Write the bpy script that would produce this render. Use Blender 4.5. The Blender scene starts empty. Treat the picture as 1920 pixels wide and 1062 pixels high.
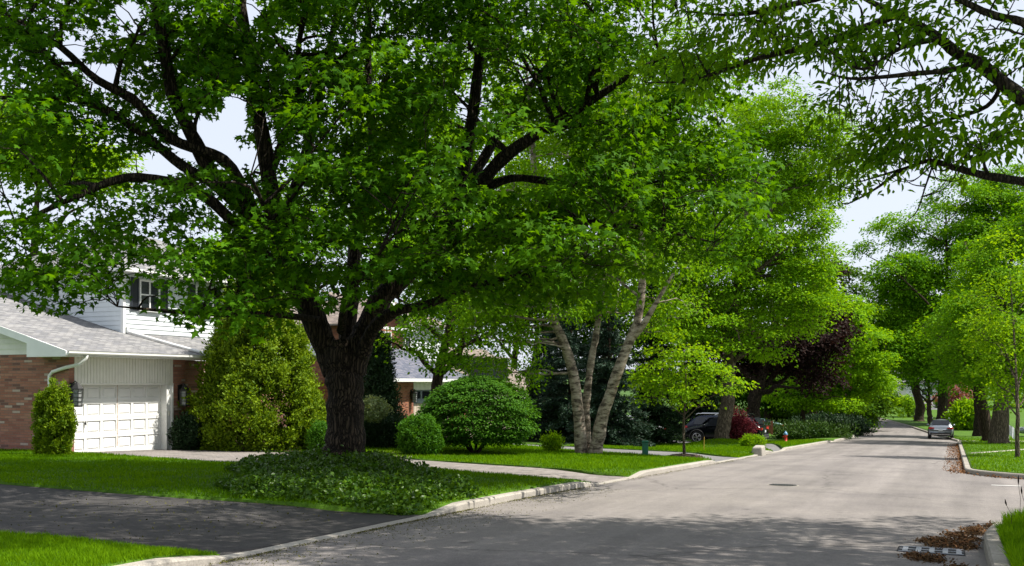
import bpy, math, random
import numpy as np
from math import radians, sin, cos, pi
from mathutils import Vector, Matrix

# ------------------------------------------------------------------ camera, sky, sun, exposure
scene = bpy.context.scene
C = scene.collection
F = 1867.0; CZ = 1.6; HOR = 718.0
cam_d = bpy.data.cameras.new('camera'); cam = bpy.data.objects.new('camera', cam_d); C.objects.link(cam)
cam_d.sensor_width = 36.0; cam_d.lens = F / 1920 * 36.0
cam_d.shift_y = (HOR - 531) / 1920.0
cam_d.clip_start = 0.1; cam_d.clip_end = 3000
cam.location = (0, 0, CZ); cam.rotation_euler = (radians(90), 0, 0)
scene.camera = cam

SUN_EL = 57.0; SUN_AZ = 92.0          # degrees; azimuth clockwise from +Y (camera's forward)
sd = Vector((sin(radians(SUN_AZ)) * cos(radians(SUN_EL)), cos(radians(SUN_AZ)) * cos(radians(SUN_EL)), sin(radians(SUN_EL))))
world = bpy.data.worlds.new('World'); scene.world = world; world.use_nodes = True
wn = world.node_tree.nodes; wl = world.node_tree.links
sky = wn.new('ShaderNodeTexSky'); sky.sky_type = 'NISHITA'; sky.sun_disc = False
sky.sun_elevation = radians(SUN_EL); sky.sun_rotation = radians(SUN_AZ)
sky.air_density = 1.0; sky.dust_density = 2.0; sky.ozone_density = 1.2
bg = wn['Background']; bg.inputs['Strength'].default_value = 0.088
hz = wn.new('ShaderNodeMix'); hz.data_type = 'RGBA'; hz.inputs[0].default_value = .75     # bright thin summer haze over the clear sky
hz.inputs[7].default_value = (6.6, 7.0, 7.9, 1)
wl.new(sky.outputs['Color'], hz.inputs[6]); wl.new(hz.outputs[2], bg.inputs['Color'])
sun_d = bpy.data.lights.new('sun', 'SUN'); sun_d.energy = 5.0; sun_d.angle = radians(0.5); sun_d.color = (1.0, 0.95, 0.86)
sun_o = bpy.data.objects.new('sun', sun_d); C.objects.link(sun_o)
sun_o.rotation_euler = sd.to_track_quat('Z', 'Y').to_euler(); sun_o.location = (30, 10, 40)
vs = scene.view_settings
vs.view_transform = 'Standard'; vs.look = 'None'; vs.gamma = 1.0; vs.use_curve_mapping = False; vs.exposure = 0.75
scene.cycles.max_bounces = 8; scene.cycles.diffuse_bounces = 3; scene.cycles.transmission_bounces = 4
scene.cycles.transparent_max_bounces = 8; scene.cycles.sample_clamp_indirect = 4.0
scene.cycles.use_denoising = True

# ------------------------------------------------------------------ place geometry
RA = math.atan(826 / F); DX, DY = sin(RA), cos(RA)      # the road's direction
HEAD = math.atan2(DY, DX)                                # heading of +u from the world's X axis

def sst(a, b, x):
    t = min(1.0, max(0.0, (x - a) / (b - a))); return t * t * (3 - 2 * t)
def zr(u):
    if u < 82: return -.0343 * u
    if u < 100:
        t = u - 82; return -2.8126 - .0343 * (t - t * t / 36)
    z = -3.1213 + .004 * (u - 100)
    if u > 135: z += .016 * (u - 135)
    return z
DROPS = [(8.75, 13.3), (21.8, 24.3), (34.6, 41.7), (46.4, 48.8), (69.9, 72.2)]
def hLeft(u):                                            # height of the left kerb above the road, dropped at the drives
    h = .135
    for a, b in DROPS:
        if a - 1.3 < u < b + 1.3: h = min(h, .025 + .11 * max(sst(0, 1.3, a - u), sst(0, 1.3, u - b)))
    return h
def vL(u):                                               # the road's left edge
    return float(np.interp(u, [-40, 5, 8.5, 12, 17, 86, 100, 116, 130, 150, 170, 200], [6.85, 6.9, 6.98, 7.2, 7.4, 7.4, 8.4, 10.2, 12.3, 18, 27, 45]))
def shear(u, v):                                         # lots on the left follow the slight bend of the near kerb
    return v - max(0, 7.4 - vL(u)) * (1 - sst(7.6, 11.5, v)) if u < 17 and v > 5 else v
def H(u, v):                                             # height of the lawns
    z = zr(u) + .13
    if v > 3:
        z += .12 * sst(10, 22, v) - (.135 - hLeft(u)) * (1 - sst(7.6, 9.6, v))
        z += .26 * math.exp(-((u - 19.0) / 2.2) ** 2 - ((v - 12.4) / 2.8) ** 2)
        z -= .24 * sst(40, 52, u) * sst(8, 12, v)
        z += .42 * math.exp(-((u - 56) / 4.0) ** 2 - ((v - 11.8) / 1.6) ** 2)
    else:
        z += .10 * sst(1, 7, -v) 
    return z
def W(u, v, z=0.0): return (u * DX - v * DY, u * DY + v * DX, z)
def UV(x, y): return x * DX + y * DY, -x * DY + y * DX
def at(px, py, Y): return np.array(((px - 960) / F * Y, Y, CZ - (py - HOR) / F * Y))
def G(u, v, dz=0.0): return W(u, v, H(u, v) + dz)
def GXY(x, y, dz=0.0):
    u, v = UV(x, y); return (x, y, H(u, v) + dz)
def at_ground(px, Y, dz=0.0): return GXY((px - 960) / F * Y, Y, dz)

# ------------------------------------------------------------------ materials
def new_mat(name):
    m = bpy.data.materials.new(name); m.use_nodes = True
    nt = m.node_tree; b = nt.nodes['Principled BSDF']; return m, nt, b
def N(nt, t, **kw):
    n = nt.nodes.new(t)
    for k, v in kw.items():
        if k in n.inputs.keys(): n.inputs[k].default_value = v
        else: setattr(n, k, v)
    return n
def ramp(nt, fac, stops):
    r = N(nt, 'ShaderNodeValToRGB'); e = r.color_ramp.elements
    while len(e) < len(stops): e.new(0.5)
    for i, (p, c) in enumerate(stops):
        e[i].position = p; e[i].color = (*c, 1) if len(c) == 3 else c
    nt.links.new(fac, r.inputs['Fac']); return r.outputs['Color']
def mixc(nt, fac, a, b, mode='MIX'):
    m = N(nt, 'ShaderNodeMix', data_type='RGBA', blend_type=mode)
    for sock, val in ((m.inputs[0], fac), (m.inputs[6], a), (m.inputs[7], b)):
        if hasattr(val, 'links'): nt.links.new(val, sock)
        elif isinstance(val, (int, float)): sock.default_value = val
        else: sock.default_value = (*val, 1)
    return m.outputs[2]
def coords(nt, kind='Object', scale=(1, 1, 1), rot=(0, 0, 0)):
    t = N(nt, 'ShaderNodeTexCoord'); mp = N(nt, 'ShaderNodeMapping')
    mp.inputs['Scale'].default_value = scale; mp.inputs['Rotation'].default_value = rot
    nt.links.new(t.outputs[kind], mp.inputs['Vector']); return mp.outputs['Vector']
def noise(nt, vec, scale, detail=4, rough=.55, out='Fac'):
    n = N(nt, 'ShaderNodeTexNoise'); n.inputs['Scale'].default_value = scale; n.inputs['Detail'].default_value = detail
    n.inputs['Roughness'].default_value = rough; nt.links.new(vec, n.inputs['Vector']); return n.outputs[out]
def bump(nt, b, h, strength=.3, dist=.02):
    bp = N(nt, 'ShaderNodeBump'); bp.inputs['Strength'].default_value = strength; bp.inputs['Distance'].default_value = dist
    nt.links.new(h, bp.inputs['Height']); nt.links.new(bp.outputs['Normal'], b.inputs['Normal'])

def plain(name, col, rough=.6, metal=0.0, spec=.5, var=.12, scale=6, coat=0):
    m, nt, b = new_mat(name)
    v = noise(nt, coords(nt), scale)
    lo = tuple(c * (1 - var) for c in col); hi = tuple(min(1, c * (1 + var)) for c in col)
    nt.links.new(ramp(nt, v, [(.3, lo), (.7, hi)]), b.inputs['Base Color'])
    b.inputs['Roughness'].default_value = rough; b.inputs['Metallic'].default_value = metal
    b.inputs['Specular IOR Level'].default_value = spec
    if coat: b.inputs['Coat Weight'].default_value = coat
    return m
def leaf_mat(name, dark, light, trans=.42, tr=(1.6, 1.3, .2), rough=.65, spec=.06):
    m, nt, b = new_mat(name)
    a = N(nt, 'ShaderNodeAttribute', attribute_name='tone')
    col = ramp(nt, a.outputs['Fac'], [(0, dark), (1, light)])
    nt.links.new(col, b.inputs['Base Color']); b.inputs['Roughness'].default_value = rough
    b.inputs['Specular IOR Level'].default_value = spec
    t = N(nt, 'ShaderNodeBsdfTranslucent'); tc = mixc(nt, 1.0, col, tr, 'MULTIPLY'); nt.links.new(tc, t.inputs['Color'])
    mx = N(nt, 'ShaderNodeMixShader'); mx.inputs[0].default_value = trans
    nt.links.new(b.outputs[0], mx.inputs[1]); nt.links.new(t.outputs[0], mx.inputs[2])
    nt.links.new(mx.outputs[0], nt.nodes['Material Output'].inputs['Surface']); return m
def bark_mat(name, dark, light, sc=5.0, stretch=.18, bs=.8):
    m, nt, b = new_mat(name)
    vec = coords(nt, 'Object', (1, 1, stretch))
    dn = noise(nt, coords(nt, 'Object', (1, 1, .5)), 3.0, 4, .6, 'Color'); dv = N(nt, 'ShaderNodeMix', data_type='RGBA', blend_type='LINEAR_LIGHT')
    dv.inputs[0].default_value = .10; nt.links.new(vec, dv.inputs[6]); nt.links.new(dn, dv.inputs[7])
    vo = N(nt, 'ShaderNodeTexVoronoi', feature='DISTANCE_TO_EDGE'); vo.inputs['Scale'].default_value = sc * 2.6; nt.links.new(dv.outputs[2], vo.inputs['Vector'])
    ridge = ramp(nt, vo.outputs['Distance'], [(.0, (.0, .0, .0)), (.22, (1, 1, 1))])      # plates between furrows
    v = noise(nt, vec, sc * 3, 8, .65); w = noise(nt, coords(nt), 1.3, 3)
    c = ramp(nt, v, [(.36, dark), (.64, light)])
    c = mixc(nt, w, c, tuple(x * .55 for x in light)); c = mixc(nt, ridge, tuple(x * .8 for x in dark), c); nt.links.new(c, b.inputs['Base Color'])
    b.inputs['Roughness'].default_value = .92; b.inputs['Specular IOR Level'].default_value = .2
    h = mixc(nt, .35, ridge, v); bump(nt, b, h, bs, .10); return m

M = {}
M['leaf_maple'] = leaf_mat('maple_leaf', (.026, .095, .003), (.105, .265, .006), .47, (1.8, 1.45, .2), .6, .06)
M['leaf_birch'] = leaf_mat('birch_leaf', (.075, .19, .004), (.20, .40, .010), .42)
M['leaf_lime'] = leaf_mat('young_leaf', (.11, .25, .005), (.235, .42, .012), .46)
M['leaf_bright'] = leaf_mat('bright_leaf', (.085, .215, .003), (.235, .46, .010), .42)
M['leaf_mid'] = leaf_mat('mid_leaf', (.060, .18, .004), (.18, .38, .009), .42)
M['leaf_ash'] = leaf_mat('ash_leaf', (.050, .145, .004), (.16, .33, .010), .48)
M['leaf_dark'] = leaf_mat('dark_leaf', (.022, .072, .004), (.075, .165, .006), .42)
M['leaf_purple'] = leaf_mat('purple_leaf', (.010, .006, .005), (.036, .019, .016), .22, (1.3, .8, .7))
M['leaf_red'] = leaf_mat('red_leaf', (.06, .012, .018), (.26, .055, .065), .3, (1.3, .8, .8))
M['leaf_pink'] = leaf_mat('pink_blossom', (.22, .09, .11), (.38, .17, .18), .3)
M['leaf_gold'] = leaf_mat('golden_cedar_spray', (.050, .115, .003), (.25, .36, .008), .32, (1.3, 1.2, .4), .6, .15)
M['leaf_cedar'] = leaf_mat('cedar_spray', (.022, .065, .010), (.075, .14, .018), .25, (1.2, 1.15, .5), .6, .2)
M['leaf_spruce'] = leaf_mat('spruce_needle', (.014, .036, .020), (.046, .082, .050), .12, (1, 1, .9), .6, .2)
M['leaf_yew'] = leaf_mat('yew_needle', (.010, .030, .010), (.030, .065, .018), .15, (1, 1, .9), .6, .2)
M['leaf_box'] = leaf_mat('box_leaf', (.032, .115, .006), (.085, .215, .012), .36, (1.4, 1.25, .3), .6, .12)
M['leaf_pale'] = leaf_mat('variegated_leaf', (.14, .21, .09), (.33, .38, .2), .3)
M['leaf_vinca'] = leaf_mat('ground_cover_leaf', (.026, .085, .004), (.10, .19, .010), .28, (1.3, 1.2, .4), .4, .28)
M['grass'] = leaf_mat('grass_blade', (.055, .150, .002), (.15, .29, .004), .42, (1.4, 1.25, .2), .7, .05)
M['litter'] = leaf_mat('dry_leaf', (.07, .030, .012), (.26, .125, .05), .15, (1, 1, 1), .8, .1)
M['debris'] = leaf_mat('wet_debris', (.030, .017, .009), (.15, .085, .035), .05, (1, 1, 1), .8, .1)
M['buds'] = leaf_mat('fallen_bud', (.05, .055, .010), (.16, .15, .03), .15, (1, 1, 1), .8, .1)
M['mulch'] = leaf_mat('mulch_chip', (.010, .007, .005), (.05, .032, .022), .05, (1, 1, 1), .9, .1)
M['bark_maple'] = bark_mat('maple_bark', (.014, .010, .007), (.115, .084, .058), 6, .11, 1.0)
M['bark_grey'] = bark_mat('grey_bark', (.085, .066, .045), (.31, .245, .165), 6, .13, 1.0)
M['bark_brown'] = bark_mat('brown_bark', (.035, .024, .016), (.13, .092, .062), 5, .15)
M['bark_ash'] = bark_mat('ash_bark', (.020, .015, .011), (.085, .066, .045), 7, .2)

def birch_mat():
    m, nt, b = new_mat('birch_bark')
    v = noise(nt, coords(nt, 'Object', (1, 1, 2.2)), 3.2, 6, .65); w = noise(nt, coords(nt, 'Object', (1.2, 1.2, 9)), 3.0, 5, .6)
    c = ramp(nt, v, [(.40, (.06, .042, .03)), (.48, (.22, .17, .125)), (.62, (.40, .335, .27))])
    k = ramp(nt, w, [(.34, (.09, .075, .06)), (.42, (1, 1, 1))])
    c = mixc(nt, 1.0, c, k, 'MULTIPLY'); nt.links.new(c, b.inputs['Base Color']); b.inputs['Roughness'].default_value = .8
    bump(nt, b, v, .5, .04); return m
M['bark_birch'] = birch_mat()

def ground_mat(name, c1, c2, sc=2.0, rough=.95, fine=60, bs=.35, rot=0, stretch=1.0, spots=None):
    m, nt, b = new_mat(name)
    vec = coords(nt, 'Object', (stretch, 1, 1), (0, 0, rot))
    v = noise(nt, vec, sc, 6, .6); f = noise(nt, coords(nt), fine, 3, .7)
    c = ramp(nt, v, [(.3, c1), (.7, c2)])
    sp = ramp(nt, f, [(.25, (.62, .62, .62)), (.75, (1.32, 1.32, 1.32))])
    c = mixc(nt, 1.0, c, sp, 'MULTIPLY')
    if spots:
        w = noise(nt, coords(nt), spots[0], 5, .6); k = ramp(nt, w, [(spots[1], (0, 0, 0)), (spots[1] + .08, (1, 1, 1))])
        c = mixc(nt, k, c, spots[2])
    nt.links.new(c, b.inputs['Base Color']); b.inputs['Roughness'].default_value = rough; b.inputs['Specular IOR Level'].default_value = .25
    bump(nt, b, f, bs, .01); return m
def road_mat():
    m, nt, b = new_mat('road_asphalt')
    rot = -HEAD                                          # texture x runs along the road
    along = coords(nt, 'Object', (1, 1, 1), (0, 0, rot))
    mp = N(nt, 'ShaderNodeMapping'); mp.inputs['Scale'].default_value = (.05, .9, 1); nt.links.new(along, mp.inputs['Vector'])
    v = noise(nt, mp.outputs['Vector'], 1.4, 5, .6)       # wheel tracks and paver passes
    p = noise(nt, coords(nt), .55, 6, .62)                # patches
    f = noise(nt, coords(nt), 55, 2, .8); g = noise(nt, coords(nt), 9, 5, .7)
    c = ramp(nt, v, [(.32, (.150, .136, .127)), (.68, (.222, .201, .188))])
    c = mixc(nt, 1.0, c, ramp(nt, p, [(.3, (.78, .78, .80)), (.5, (1, 1, 1)), (.7, (1.14, 1.14, 1.12))]), 'MULTIPLY')
    c = mixc(nt, 1.0, c, ramp(nt, f, [(.25, (.6, .6, .6)), (.75, (1.35, 1.35, 1.35))]), 'MULTIPLY')
    c = mixc(nt, 1.0, c, ramp(nt, g, [(.3, (.88, .88, .88)), (.7, (1.1, 1.1, 1.1))]), 'MULTIPLY')
    w = noise(nt, coords(nt), 1.9, 3, .5); c = mixc(nt, 1.0, c, ramp(nt, w, [(.22, (.45, .45, .46)), (.30, (1, 1, 1))]), 'MULTIPLY')   # old drips
    # sealed cracks: thin dark wandering lines
    wv = N(nt, 'ShaderNodeTexVoronoi', feature='DISTANCE_TO_EDGE'); wv.inputs['Scale'].default_value = .085
    dn = noise(nt, coords(nt), 1.1, 5, .6, 'Color'); dv = N(nt, 'ShaderNodeMix', data_type='RGBA', blend_type='LINEAR_LIGHT')
    dv.inputs[0].default_value = .35; nt.links.new(along, dv.inputs[6]); nt.links.new(dn, dv.inputs[7])
    nt.links.new(dv.outputs[2], wv.inputs['Vector'])
    c = mixc(nt, 1.0, c, ramp(nt, wv.outputs['Distance'], [(.0, (.62, .62, .62)), (.003, (1, 1, 1))]), 'MULTIPLY')
    nt.links.new(c, b.inputs['Base Color']); b.inputs['Roughness'].default_value = .9; b.inputs['Specular IOR Level'].default_value = .25
    bump(nt, b, f, .4, .008); return m
M['road'] = road_mat()
M['asphalt_dark'] = ground_mat('driveway_asphalt', (.040, .037, .036), (.068, .063, .060), .9, .9, 45, .5)
M['concrete'] = ground_mat('kerb_concrete', (.29, .265, .23), (.38, .35, .305), 1.2, .9, 45, .25, spots=(.8, .66, (.26, .235, .195)))
M['concrete_old'] = ground_mat('worn_concrete', (.22, .20, .17), (.34, .31, .265), 1.1, .9, 40, .3, spots=(.9, .64, (.18, .16, .125)))
M['lawn'] = ground_mat('lawn_soil', (.034, .085, .004), (.075, .160, .006), 1.2, .95, 35, .8)
M['ground'] = ground_mat('far_lawn', (.03, .075, .008), (.055, .12, .012), .4, .95, 12, .4)
M['soil'] = ground_mat('soil', (.035, .022, .014), (.075, .048, .03), 3, .95, 25, .8)
M['walkway'] = ground_mat('walkway_gravel', (.13, .11, .08), (.20, .17, .12), 2, .95, 22, .8)

def paver_mat(name, cols, bw, bh, mortar, rough=.9, coord='UV', rot=0, bias=0.0, bs=.5, ms=.02, noise_amt=.5):
    """running-bond units: pavers, bricks, shingles"""
    m, nt, b = new_mat(name)
    vec = coords(nt, coord, (1, 1, 1), (0, 0, rot))
    br = N(nt, 'ShaderNodeTexBrick'); nt.links.new(vec, br.inputs['Vector'])
    br.inputs['Scale'].default_value = 1.0; br.inputs['Brick Width'].default_value = bw; br.inputs['Row Height'].default_value = bh
    br.inputs['Mortar Size'].default_value = ms; br.inputs['Mortar Smooth'].default_value = .2; br.inputs['Bias'].default_value = 0
    br.inputs['Color1'].default_value = (0, 0, 0, 1); br.inputs['Color2'].default_value = (1, 1, 1, 1); br.inputs['Mortar'].default_value = (.5, .5, .5, 1)
    n = len(cols); st = [(max(0, (i - .0) / n), c) for i, c in enumerate(cols)]
    r = N(nt, 'ShaderNodeValToRGB'); r.color_ramp.interpolation = 'CONSTANT'; e = r.color_ramp.elements
    while len(e) < n: e.new(.5)
    for i, (p, c) in enumerate(st): e[i].position = p; e[i].color = (*c, 1)
    nt.links.new(br.outputs['Color'], r.inputs['Fac'])
    f = noise(nt, coords(nt), 14, 4, .7); c = mixc(nt, noise_amt, r.outputs['Color'], ramp(nt, f, [(.3, (.7, .7, .7)), (.7, (1.2, 1.2, 1.2))]), 'MULTIPLY')
    c = mixc(nt, br.outputs['Fac'], c, mortar)
    nt.links.new(c, b.inputs['Base Color']); b.inputs['Roughness'].default_value = rough; b.inputs['Specular IOR Level'].default_value = .25
    inv = N(nt, 'ShaderNodeMath', operation='SUBTRACT'); inv.inputs[0].default_value = 1; nt.links.new(br.outputs['Fac'], inv.inputs[1])
    bump(nt, b, inv.outputs[0], bs, .012); return m
M['brick'] = paver_mat('rustic_brick', [(.30, .125, .085), (.36, .17, .12), (.26, .11, .08), (.33, .145, .10), (.17, .09, .072), (.31, .15, .11), (.38, .19, .13), (.28, .12, .085), (.35, .16, .115), (.29, .13, .09), (.34, .15, .10), (.44, .34, .28)], .34, .082, (.22, .15, .12), bs=.8, ms=.008)
M['brick_red'] = paver_mat('red_brick', [(.26, .085, .045), (.30, .11, .06), (.22, .075, .045), (.33, .13, .07)], .24, .08, (.20, .15, .12), bs=.6, ms=.008)
M['shingle_light'] = paver_mat('light_grey_shingle', [(.20, .197, .20), (.245, .24, .24), (.165, .165, .17), (.275, .27, .265), (.22, .215, .215), (.185, .185, .195)], .30, .14, (.09, .09, .09), bs=.9, ms=.008)
M['shingle_blue'] = paver_mat('slate_blue_shingle', [(.105, .115, .15), (.14, .145, .18), (.09, .10, .135), (.16, .16, .19)], .32, .15, (.05, .05, .06), bs=.8, ms=.008)
M['shingle_tan'] = paver_mat('tan_shingle', [(.20, .165, .14), (.25, .205, .175), (.17, .14, .125), (.28, .235, .20)], .32, .15, (.10, .08, .07), bs=.8, ms=.010)
M['paver'] = paver_mat('driveway_pavers', [(.20, .18, .165), (.24, .215, .20), (.175, .16, .15), (.22, .195, .18), (.255, .23, .21)], .42, .21, (.115, .10, .085), coord='Object', rot=-HEAD + .5, bs=.5, ms=.014)
M['drive_grey'] = ground_mat('driveway_concrete', (.13, .128, .13), (.185, .18, .178), 1.0, .9, 28, .4)
M['drive_pale'] = ground_mat('pale_concrete', (.40, .36, .31), (.50, .45, .40), 1.0, .9, 28, .4)

M['white'] = plain('white_paint', (.78, .78, .76), .5, var=.05, scale=2)
M['siding'] = plain('pale_siding', (.66, .70, .72), .55, var=.05, scale=2)
M['cream'] = plain('cream_trim', (.74, .72, .65), .55, var=.06, scale=3)
M['beige'] = plain('beige_board', (.50, .42, .34), .6, var=.08, scale=3)
M['grey_trim'] = plain('grey_trim', (.19, .22, .24), .6)
M['shutter'] = plain('black_shutter', (.022, .026, .036), .5)
M['glass'] = plain('window_glass', (.016, .019, .024), .08, 0, .45, .2)
M['iron'] = plain('black_iron', (.018, .018, .019), .45)
M['lamp_glass'] = plain('lamp_glass', (.30, .31, .31), .2, var=.2)
M['olive'] = plain('olive_door_paint', (.075, .082, .07), .55)
M['rock'] = plain('fieldstone', (.20, .155, .115), .9, var=.4, scale=5)
M['rust'] = plain('rust_stain', (.42, .29, .19), .8, var=.3, scale=20)
M['car_black'] = plain('black_car_paint', (.004, .005, .007), .22, 0, .25, .1)
M['car_silver'] = plain('silver_car_paint', (.25, .275, .31), .28, .5, .5, .05, coat=.5)
M['car_navy'] = plain('navy_car_paint', (.010, .013, .026), .22, 0, .3, .1)
M['car_white'] = plain('pale_car_paint', (.52, .54, .56), .25, 0, .5, .05, coat=.5)
M['car_green'] = plain('teal_car_paint', (.10, .18, .17), .2, .2, .5, .08, coat=.5)
M['tyre'] = plain('tyre_rubber', (.016, .016, .017), .85)
M['rim'] = plain('alloy_rim', (.42, .42, .43), .3, .8)
M['plastic'] = plain('black_plastic', (.02, .02, .021), .6)
M['tail'] = plain('red_lens', (.42, .010, .010), .2, 0, .6)
M['chrome'] = plain('chrome', (.62, .63, .65), .12, .95)
M['plate'] = plain('plate_white', (.55, .58, .62), .5)
M['green_box'] = plain('green_box_paint', (.008, .105, .060), .5, var=.2)
M['hyd_red'] = plain('hydrant_red', (.52, .035, .02), .45)
M['hyd_blue'] = plain('hydrant_blue', (.13, .30, .50), .45)
M['wood_red'] = plain('stained_fence', (.20, .075, .04), .8, var=.3)
M['wood_pale'] = plain('weathered_edging', (.20, .165, .115), .85, var=.3)
M['stake'] = plain('yellow_stake', (.48, .28, .04), .7)
M['grate'] = plain('worn_grate_iron', (.22, .23, .25), .5, .3)
M['pit_shade'] = plain('drain_shadow', (.006, .006, .006), .95)
M['flag'] = plain('pale_cloth', (.55, .55, .60), .8, var=.15)
M['road_paint'] = plain('road_paint', (.66, .65, .62), .8, var=.2, scale=15)

# ------------------------------------------------------------------ mesh helpers
def tag(o, label=None, cat=None, group=None, kind=None):
    if label: o['label'] = label
    if cat: o['category'] = cat
    if group: o['group'] = group
    if kind: o['kind'] = kind
    return o
def empty(name, loc, rz=0.0):
    o = bpy.data.objects.new(name, None); C.objects.link(o); o.location = loc; o.rotation_euler = (0, 0, rz)
    o.empty_display_size = .3; return o
def thing(name, label, cat, loc, rz=0.0, group=None): return tag(empty(name, loc, rz), label, cat, group)

class MB:
    """collects shapes; build() links them as ONE mesh object"""
    def __init__(s): s.v = []; s.f = []; s.m = []; s.mi = 0
    def add(s, vs_, fs):
        o = len(s.v); s.v += [tuple(p) for p in vs_]; s.f += [tuple(i + o for i in f) for f in fs]; s.m += [s.mi] * len(fs); return s
    def box(s, x0, x1, y0, y1, z0, z1):
        return s.add([(x0, y0, z0), (x1, y0, z0), (x1, y1, z0), (x0, y1, z0), (x0, y0, z1), (x1, y0, z1), (x1, y1, z1), (x0, y1, z1)],
                     [(3, 2, 1, 0), (4, 5, 6, 7), (0, 1, 5, 4), (1, 2, 6, 5), (2, 3, 7, 6), (3, 0, 4, 7)])
    def poly(s, pts): return s.add(pts, [tuple(range(len(pts)))])
    def slab(s, pts, d):                                 # polygon extruded by vector d
        n = len(pts); q = [tuple(a + b for a, b in zip(p, d)) for p in pts]
        return s.add(list(pts) + q, [tuple(range(n))[::-1], tuple(range(n, 2 * n))] + [(i, (i + 1) % n, n + (i + 1) % n, n + i) for i in range(n)])
    def tube(s, path, rad, n=8, cap=True):
        V, Fq = tubes(np.array([path], float), np.array([rad if hasattr(rad, '__len__') else [rad] * len(path)], float), n)
        fs = [tuple(int(i) for i in f) for f in Fq]
        if cap: fs += [tuple(range(n))[::-1], tuple(range((len(path) - 1) * n, len(path) * n))]
        return s.add(V.tolist(), fs)
    def lathe(s, prof, n=16, c=(0, 0, 0), axis='z'):
        vs_ = []; fs = []
        for r, h in prof:
            for i in range(n):
                a = 2 * pi * i / n
                p = (r * cos(a), r * sin(a), h)
                if axis == 'y': p = (p[0], p[2], p[1])
                if axis == 'x': p = (p[2], p[0], p[1])
                vs_.append((p[0] + c[0], p[1] + c[1], p[2] + c[2]))
        for j in range(len(prof) - 1):
            for i in range(n):
                fs.append((j * n + i, j * n + (i + 1) % n, (j + 1) * n + (i + 1) % n, (j + 1) * n + i))
        fs += [tuple(range(n))[::-1], tuple(range((len(prof) - 1) * n, len(prof) * n))]
        return s.add(vs_, fs)
    def build(s, name, mats, parent=None, smooth=False, uv=True, bevel=0):
        me = bpy.data.meshes.new(name); me.from_pydata(s.v, [], s.f); me.update()
        for m in (mats if isinstance(mats, (list, tuple)) else [mats]): me.materials.append(m)
        if any(s.m): me.polygons.foreach_set('material_index', s.m)
        if smooth: me.polygons.foreach_set('use_smooth', [True] * len(me.polygons))
        if uv:
            ul = me.uv_layers.new(name='UVMap'); Z = Vector((0, 0, 1))
            for p in me.polygons:
                t = Z.cross(p.normal)
                t = t.normalized() if t.length > .02 else Vector((1, 0, 0)); b = p.normal.cross(t)
                for li in p.loop_indices:
                    co = me.vertices[me.loops[li].vertex_index].co; ul.data[li].uv = (co.dot(t), co.dot(b))
        o = bpy.data.objects.new(name, me); C.objects.link(o)
        if parent: o.parent = parent
        if bevel:
            bv = o.modifiers.new('bevel', 'BEVEL'); bv.width = bevel; bv.segments = 2; bv.limit_method = 'ANGLE'
        return o

def np_mesh(name, V, Fc, mat, parent=None, tone=None, smooth=False, origin=None):
    """V (n,3), Fc (m,k) faces of k corners -> one mesh object"""
    V = np.asarray(V, np.float32); Fc = np.asarray(Fc, np.int32)
    if origin is not None: V = V - np.asarray(origin, np.float32)
    me = bpy.data.meshes.new(name); n, k = Fc.shape
    me.vertices.add(len(V)); me.vertices.foreach_set('co', V.ravel())
    me.loops.add(n * k); me.loops.foreach_set('vertex_index', Fc.ravel())
    me.polygons.add(n); me.polygons.foreach_set('loop_start', np.arange(0, n * k, k, dtype=np.int32))
    me.polygons.foreach_set('loop_total', np.full(n, k, np.int32))
    if smooth: me.polygons.foreach_set('use_smooth', np.ones(n, bool))
    if tone is not None:
        a = me.attributes.new('tone', 'FLOAT', 'POINT'); a.data.foreach_set('value', np.asarray(tone, np.float32))
    me.update(calc_edges=True); me.materials.append(mat)
    o = bpy.data.objects.new(name, me); C.objects.link(o)
    if parent: o.parent = parent
    return o

def unit(a): return a / np.maximum(np.linalg.norm(a, axis=-1, keepdims=True), 1e-9)
def tubes(P, R, n):
    """P (t,k,3) paths, R (t,k) radii -> V, quads"""
    t, k, _ = P.shape
    T = np.empty_like(P); T[:, 1:-1] = P[:, 2:] - P[:, :-2]; T[:, 0] = P[:, 1] - P[:, 0]; T[:, -1] = P[:, -1] - P[:, -2]; T = unit(T)
    mean = unit(P[:, -1] - P[:, 0])
    ref = np.where(np.abs(mean[:, 2:3]) > .8, np.array([[1., 0, 0]]), np.array([[0, 0, 1.]]))[:, None, :]
    A = unit(np.cross(T, ref)); B = np.cross(T, A)
    ang = np.arange(n) * 2 * pi / n
    ring = A[:, :, None, :] * np.cos(ang)[None, None, :, None] + B[:, :, None, :] * np.sin(ang)[None, None, :, None]
    V = (P[:, :, None, :] + ring * R[:, :, None, None]).reshape(-1, 3)
    i = np.arange(n); j = (i + 1) % n
    q = np.stack([i, j, j + n, i + n], -1)               # one ring
    rr = (np.arange(k - 1) * n)[:, None, None]; tt = (np.arange(t) * k * n)[:, None, None, None]
    return V, (q[None, None] + rr[None] + tt).reshape(-1, 4)

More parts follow.
